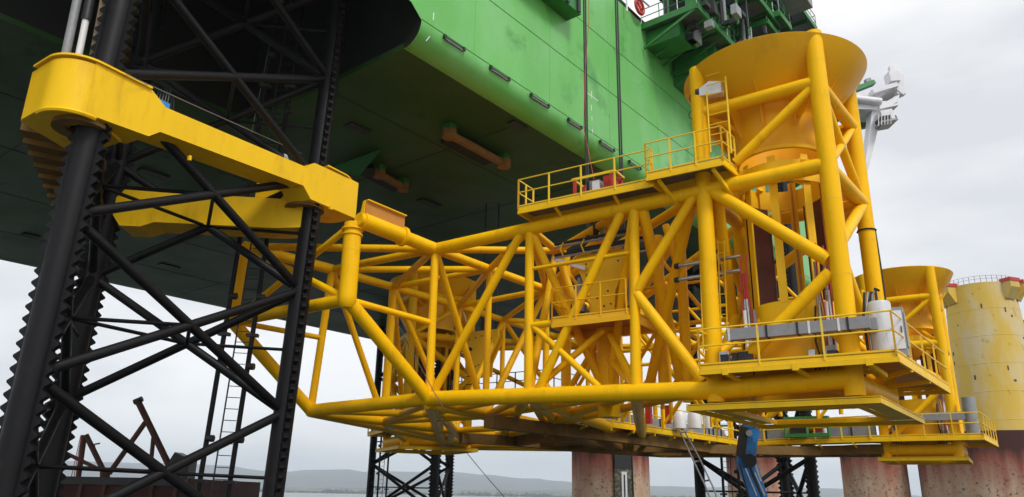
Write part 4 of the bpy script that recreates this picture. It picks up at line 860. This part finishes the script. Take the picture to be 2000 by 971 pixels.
for k in range(3): bb((1456+k*9, 915+k*4), (1478+k*8, 968), .035, .035, 'hose', (STL, BLK2, STL)[k], 29.6)

# ================================================================== STORED RIG COLUMNS AND WHITE CRANE
def banded(m, z0, z1, colr, colr2):
    t = m.node_tree; b = t.nodes['Principled BSDF']; last = b.inputs['Base Color'].links[0].from_socket
    tc = t.nodes.new('ShaderNodeTexCoord'); sx = t.nodes.new('ShaderNodeSeparateXYZ'); t.links.new(tc.outputs['Object'], sx.inputs[0])
    mp = t.nodes.new('ShaderNodeMapping'); mp.inputs['Scale'].default_value = (1, 1, .18); t.links.new(tc.outputs['Object'], mp.inputs[0])
    n = t.nodes.new('ShaderNodeTexNoise'); n.inputs['Scale'].default_value = .9; n.inputs['Detail'].default_value = 8; t.links.new(mp.outputs[0], n.inputs['Vector'])
    for zz, cc_, w_ in ((z0, colr, 3.0), (z1, colr2, 1.2)):
        ad = t.nodes.new('ShaderNodeMath'); ad.operation = 'MULTIPLY_ADD'; ad.inputs[1].default_value = 5.0; t.links.new(n.outputs['Fac'], ad.inputs[0]); t.links.new(sx.outputs[2], ad.inputs[2])
        mr = t.nodes.new('ShaderNodeMapRange'); mr.inputs['From Min'].default_value = zz+2.5-w_/2; mr.inputs['From Max'].default_value = zz+2.5+w_/2; mr.inputs['To Max'].default_value = .92; t.links.new(ad.outputs[0], mr.inputs['Value'])
        x = t.nodes.new('ShaderNodeMix'); x.data_type = 'RGBA'; x.inputs[7].default_value = (*cc_, 1); t.links.new(mr.outputs[0], x.inputs['Factor']); t.links.new(last, x.inputs[6]); last = x.outputs[2]
    t.links.new(last, b.inputs['Base Color'])
banded(RUSTC, 11.9, 13.9, (.25, .06, .04), (.05, .018, .015))
def column(px, dist, wpx, ztop, label, mt_, dock=None, top=None, lean=0):
    r = ray(px, 960); c = V((r.x/r.y*dist, dist, 0)); rad = wpx*dist/F/2*math.cos(math.atan(abs(px-1000)/F)*.6)
    t = thing('rig_column', label, 'steel column', (c.x, c.y, WATER), 'rusty columns of the laid-up rig')
    MB().lathe(V((0, 0, 0)), [(rad, -2), (rad, ztop-WATER), (0, ztop-WATER)], 48).build('column_shell', mt_, t)
    for z_i in range(4): zz = 2+z_i*3.2; MB().lathe(V((0, 0, 0)), [(rad-.01, zz), (rad+.02, zz+.03), (rad-.01, zz+.06)], 48).build('weld_seam', mt_, t)
    return t, c, rad
t1, cA, rA = column(1193, 100, 145, 6.6, 'stored rusty column left of the hanging hoses, with a dark recess and white gauge board', RUSTC)
t2, cB, rB = column(1485, 104, 118, 6.3, 'rusty column behind the blue boom lift and black leg', RUSTC)
t3, cC, rC = column(1712, 96, 118, 6.5, 'rusty column standing alone between two strips of sky', RUSTC)
t4, cD, rD = column(1965, 90, 300, 7.5, 'widest rusty column at the far right, dark brown on top', RUSTC)
# dark stained top bands
def facing(t, rad, off):    # direction from column to camera turned by off
    a = math.atan2(-t.location.y, -t.location.x)+off; return V((math.cos(a), math.sin(a), 0)), V((-math.sin(a), math.cos(a), 0))
def recess(t, rad, off, z0, z1_, wd):
    d, s_ = facing(t, rad, off)
    MB().box(d*(rad-.1)+Z*(z0+z1_)/2, d*.35, s_*wd, Z*(z1_-z0)/2).build('recess_plate', mat('recess_weed', (.07, .07, .05), .9, var=.4, scale=1.5, stain=(.30, .26, .18), stain_amt=.8, stain_lo=.5, stain_hi=.58), t)
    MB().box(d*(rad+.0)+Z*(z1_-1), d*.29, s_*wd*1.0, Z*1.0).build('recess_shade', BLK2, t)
    g_ = MB().box(d*(rad+.32)+Z*(z0+z1_-2.2)/2, d*.03, s_*.34, Z*((z1_-z0)*.36)).build('gauge_board', WHT, t)
    MB().box(d*(rad+.36)+Z*(z0+z1_-2.2)/2, d*.02, s_*.09, Z*((z1_-z0)*.32)).build('gauge_scale', BLK2, g_)
    MB().tube([d*(rad+.3)+s_*wd*1.0+Z*(z0-3), d*(rad+.3)+s_*wd*.9+Z*16], .09, 6).build('fender_chain', BLK2, t)
recess(t1, rA, .32, 5.5, 14.2, 1.15)
d, s_ = facing(t4, rD, .92)
for off, wd, mt_ in ((1.13, 1.2, DRUST), (.99, .3, WHT), (.955, .22, WHT), (.85, 1.0, BLK2)):
    d, s_ = facing(t4, rD, off); MB().box(d*rD+Z*7.5, d*.25, s_*wd, Z*6).build('fender_strip', mt_, t4)
# yellow column
r = ray(1935, 700); YD = 112; yc = V((r.x/r.y*YD, YD, 0)); yt = thing('yellow_column', 'weathered yellow rig column with railing and red brackets round its top', 'steel column', (yc.x, yc.y, 4.5))
ztop = pd(1925, 566, YD).z-4.5; zb_ = 0.0; R0, R1 = 5.9, 4.65
MB().lathe(V((0, 0, 0)), [(R0, zb_), (R1, ztop), (0, ztop)], 56).build('column_shell', OLDY, yt)
for k in range(6): zz = zb_+(ztop-zb_)*(.1+k*.15); rr = R0+(R1-R0)*(zz-zb_)/(ztop-zb_); MB().lathe(V((0, 0, 0)), [(rr+.0, zz), (rr+.03, zz+.04), (rr, zz+.08)], 56).build('weld_seam', OLDY, yt)
d0, s0 = facing(yt, 1, 0)
rs = random.Random(2)
for k in range(34):
    a = math.atan2(d0.y, d0.x)+rs.uniform(-1.2, 1.2); zz = zb_+(ztop-zb_)*rs.uniform(.35, .97); rr = R0+(R1-R0)*(zz-zb_)/(ztop-zb_)
    d = V((math.cos(a), math.sin(a), 0)); s_ = V((-d.y, d.x, 0)); w_ = rs.uniform(.05, .16); h_ = rs.uniform(.06, .35)
    MB().box(d*(rr+.01)+Z*zz, d*.04, s_*w_, Z*h_).build('rust_plate' if k % 3 else 'patch_plate', (DRUST, RST, OLDY)[k % 3] if k % 3 else OLDY, yt)
for k in range(40):
    a = 2*math.pi*k/40; d = V((math.cos(a), math.sin(a), 0)); MB().tube([d*(R1+.1)+Z*ztop, d*(R1+.1)+Z*(ztop+.95)], .035, 4).build('railing_post', RST, yt)
for hh in (.5, .95): MB().tube([V((math.cos(2*math.pi*k/40), math.sin(2*math.pi*k/40), 0))*(R1+.1)+Z*(ztop+hh) for k in range(41)], .02, 4).build('railing', RST, yt)
for off in (-.85, .9, 1.4, -1.35):
    d, s_ = facing(yt, 1, off)
    bk = MB().prism([d*R1*.97+s_*.9+Z*(ztop-2.2), d*(R1+.3)+s_*.9+Z*(ztop-2.6), d*(R1+1.3)+s_*.9+Z*(ztop-1.0), d*(R1+1.3)+s_*.9+Z*(ztop-.1), d*R1*.97+s_*.9+Z*(ztop-.1)], -s_*1.8).build('top_bracket', OLDY, yt)
    MB().box(d*(R1+.5)+Z*(ztop+.15), d*.9, s_*1.0, Z*.25).build('red_cap', RED, bk)
q = pd(1990, 640, YD+6); o = thing('yellow_gallery', 'yellow slatted gallery cut by the right edge beyond the yellow column', 'gallery', tuple(q))
MB().box(V((2, 0, 0)), V((2.6, 0, 0)), V((0, 1, 0)), Z*.35).build('gallery_deck', OLDY, o); MB().box(V((2, 0, -7)), V((1.9, 0, 0)), V((0, 1, 0)), Z*4.6).build('gallery_wall', OLDY, o)
for k in range(9): MB().box(V((-.4+k*.62, -.9, -1.4)), V((.1, 0, 0)), V((0, .1, 0)), Z*1.1).build('gallery_slat', OLDY, o)
MB().box(V((2, -.3, .7)), V((2.2, 0, 0)), V((0, .6, 0)), Z*.35).build('gallery_machine', DRUST, o)

# white offshore crane beyond the near funnel
CD = 74.0; ck = pd(1715, 205, CD); ct = thing('offshore_crane', 'white crane structure with small cabin showing right of the near funnel', 'crane', tuple(ck))
def cb_(nm, a, b_, wd, hg, mt_=CRW, y=CD): MB().beam(pd(*a, y)-ck, pd(*b_, y)-ck, wd, hg).build(nm, mt_, ct)
def cp_(nm, pts, th, mt_=CRW, y=CD): MB().prism([pd(*p, y)-ck for p in pts], V((0, th, 0))).build(nm, mt_, ct)
cp_('jib_foot', [(1640, 178), (1700, 184), (1735, 166), (1752, 160), (1757, 178), (1735, 178), (1700, 198), (1640, 196)], 2.2)
cp_('cross_box', [(1640, 200), (1722, 203), (1757, 184), (1755, 198), (1722, 214), (1640, 212)], 3.0, CRW, CD-1)
MB().tube([pd(1640, 190, CD-1.2)-ck, pd(1720, 199, CD-1.2)-ck], .42, 16).build('cross_tube', CRW, ct)
cp_('support_leg', [(1704, 208), (1724, 213), (1706, 290), (1698, 325), (1692, 345), (1690, 318), (1697, 270)], 1.2, CRW, CD-.6)
MB().tube([pd(1690, 318, CD)-ck, pd(1695, 400, CD)-ck], .16, 8).build('stay', CRW, ct)
for a, b_, wd, hg in (((1740, 131), (1743, 152), .5, .5), ((1733, 154), (1752, 153), 1.2, 1.2), ((1754, 148), (1758, 186), .6, .9), ((1745, 170), (1764, 186), .8, .5)): cb_('sheave_block', a, b_, wd, hg)
cb_('cross_box', (1700, 184), (1748, 170), 1.4, .5); cb_('deck_plate', (1708, 221), (1744, 214), 2.4, .25)
cb_('cabin', (1716, 236), (1739, 232), 1.8, 1.5, CRW, CD-1); cb_('cabin_window', (1714, 240), (1733, 237), 1.9, .6, BLK2, CD-1.05); cb_('cabin_floor', (1712, 247), (1744, 241), 2.2, .22, GRY, CD-1)
for k in range(5): cb_('cabin_rail', (1716+k*6, 246-k*1), (1716+k*6, 222-k), .06, .06, CRW, CD-2.2)
cb_('mirror_arm', (1740, 236), (1748, 228), .08, .08, GRY); cb_('mirror', (1748, 226), (1751, 234), .15, .2, BLK2); cb_('tip_rod', (1755, 182), (1769, 184), .1, .1)
gk = pd(1690, 172, CD+4); gt = thing('green_crane_walkway', 'green gangway and cage beside the white crane, right of the funnel', 'gangway', tuple(gk))
MB().beam(pd(1660, 180, CD+4)-gk, pd(1706, 162, CD+4)-gk, .8, .5).build('gangway_beam', GR2, gt)
MB().beam(pd(1690, 160, CD+4)-gk, pd(1700, 157, CD+4)-gk, .5, .5).build('gangway_motor', GRY, gt)
MB().tube([pd(1660, 172, CD+4)-gk, pd(1704, 158, CD+4)-gk], .05, 6).build('gangway_rail', GR2, gt)
cg = pd(1684, 246, CD+3)-gk; MB().lathe(cg, [(0, cg.z-.2), (1.0, cg.z), (1.0, cg.z+.5), (.9, cg.z+.5)], 16).build('cage_floor', GR2, gt)
for k in range(9): a = k*2*math.pi/9; q = cg+V((math.cos(a), math.sin(a), .5)); MB().tube([q, q+Z*1.8, q+Z*2.3-V((math.cos(a), math.sin(a), 0))*.5], .04, 5).build('cage_bar', GR2, gt)
for hh in (1.2, 2.2): MB().tube([cg+V((math.cos(k*math.pi/8), math.sin(k*math.pi/8), hh)) for k in range(17)], .04, 5).build('cage_hoop', GR2, gt)

# ================================================================== WORK BARGE AND RUSTY A-FRAME, LOWER LEFT
BD = 62.0; bk = pd(200, 950, BD); bg_ = thing('work_barge', 'dark rusty work barge lying behind the near black leg', 'barge', (bk.x, bk.y, WATER))
bo2 = V((bk.x, bk.y, WATER))
MB().box(V((0, 6, 4.3)), V((7.6, 0, 0)), V((0, 9, 0)), Z*5.4).build('barge_hull', DRUST, bg_)
for k in range(9): MB().box(V((-7+k*1.75, -3.1, 4.5)), V((.12, 0, 0)), V((0, .12, 0)), Z*5.1).build('hull_rib', RST, bg_)
MB().box(V((0, -3.05, 9.4)), V((7.7, 0, 0)), V((0, .2, 0)), Z*.25).build('rubbing_strake', BLK2, bg_)
MB().prism([V((6.4, -2.8, 9.7)), V((7.6, -2.8, 9.7)), V((7.6, -2.8, 11.1)), V((6.4, -2.8, 11.6)), V((5.9, -2.8, 10.6))], V((0, 1.5, 0))).build('deck_house', BLK2, bg_)
afk = pd(300, 930, 60.5); af = thing('gantry_frame', 'rusty tubular A-frame leaning above the barge deck', 'gantry', tuple(afk))
def ab(nm, a, b_, r_, mt_=RST, y=60.5): MB().tube([pd(*a, y)-afk, pd(*b_, y)-afk], r_, 10).build(nm, mt_, af)
ab('frame_leg', (270, 785), (345, 940), .24); ab('frame_leg', (284, 825), (213, 925), .2); ab('frame_strut', (300, 850), (292, 935), .16); ab('frame_leg', (168, 850), (205, 925), .2, RST); ab('frame_strut', (118, 880), (190, 915), .14)
ab('frame_leg', (165, 850), (148, 965), .2); ab('head_plate', (262, 786), (278, 779), .22, BLK2); ab('frame_strut', (205, 915), (205, 965), .35, RST)
for k in range(4): ab('stay_rope', (158+k*1.5, 850), (134+k*6, 955), .03, RED)
ab('frame_strut', (188, 890), (184, 868), .05); ab('lamp_arm', (184, 868), (195, 866), .06, BLK2)
# loose wire from the far foot plate
wr = MB().tube([pd(912, 885, 47), pd(945, 925, 47), pd(985, 971, 47), pd(1010, 1002, 47)], .02, 4).build('mooring_wire', BLK2); wr['label'] = 'thin dark wire slanting down to the right from the far left foot plate'; wr['category'] = 'wire'
wr = MB().tube([pv(770, 620, -.4), pv(850, 770, -.4), pv(868, 800, -.4)], .018, 4).build('tag_line', BLK2); wr['label'] = 'thin dark rope lying over the left end of the bottom chord'; wr['category'] = 'rope'

# ================================================================== HAZE
hz = MB().box(V((0, 5400, 200)), V((8200, 0, 0)), V((0, 5700, 0)), Z*210.5).build('haze', None); hz['kind'] = 'stuff'
hm = bpy.data.materials.new('haze_air'); hm.use_nodes = True; t = hm.node_tree; t.nodes.clear()
mo = t.nodes.new('ShaderNodeOutputMaterial'); pvn = t.nodes.new('ShaderNodeVolumePrincipled'); pvn.inputs['Color'].default_value = (.80, .89, 1, 1); pvn.inputs['Density'].default_value = .00013
pvn.inputs['Anisotropy'].default_value = .2; t.links.new(pvn.outputs[0], mo.inputs['Volume']); hz.data.materials.clear(); hz.data.materials.append(hm)
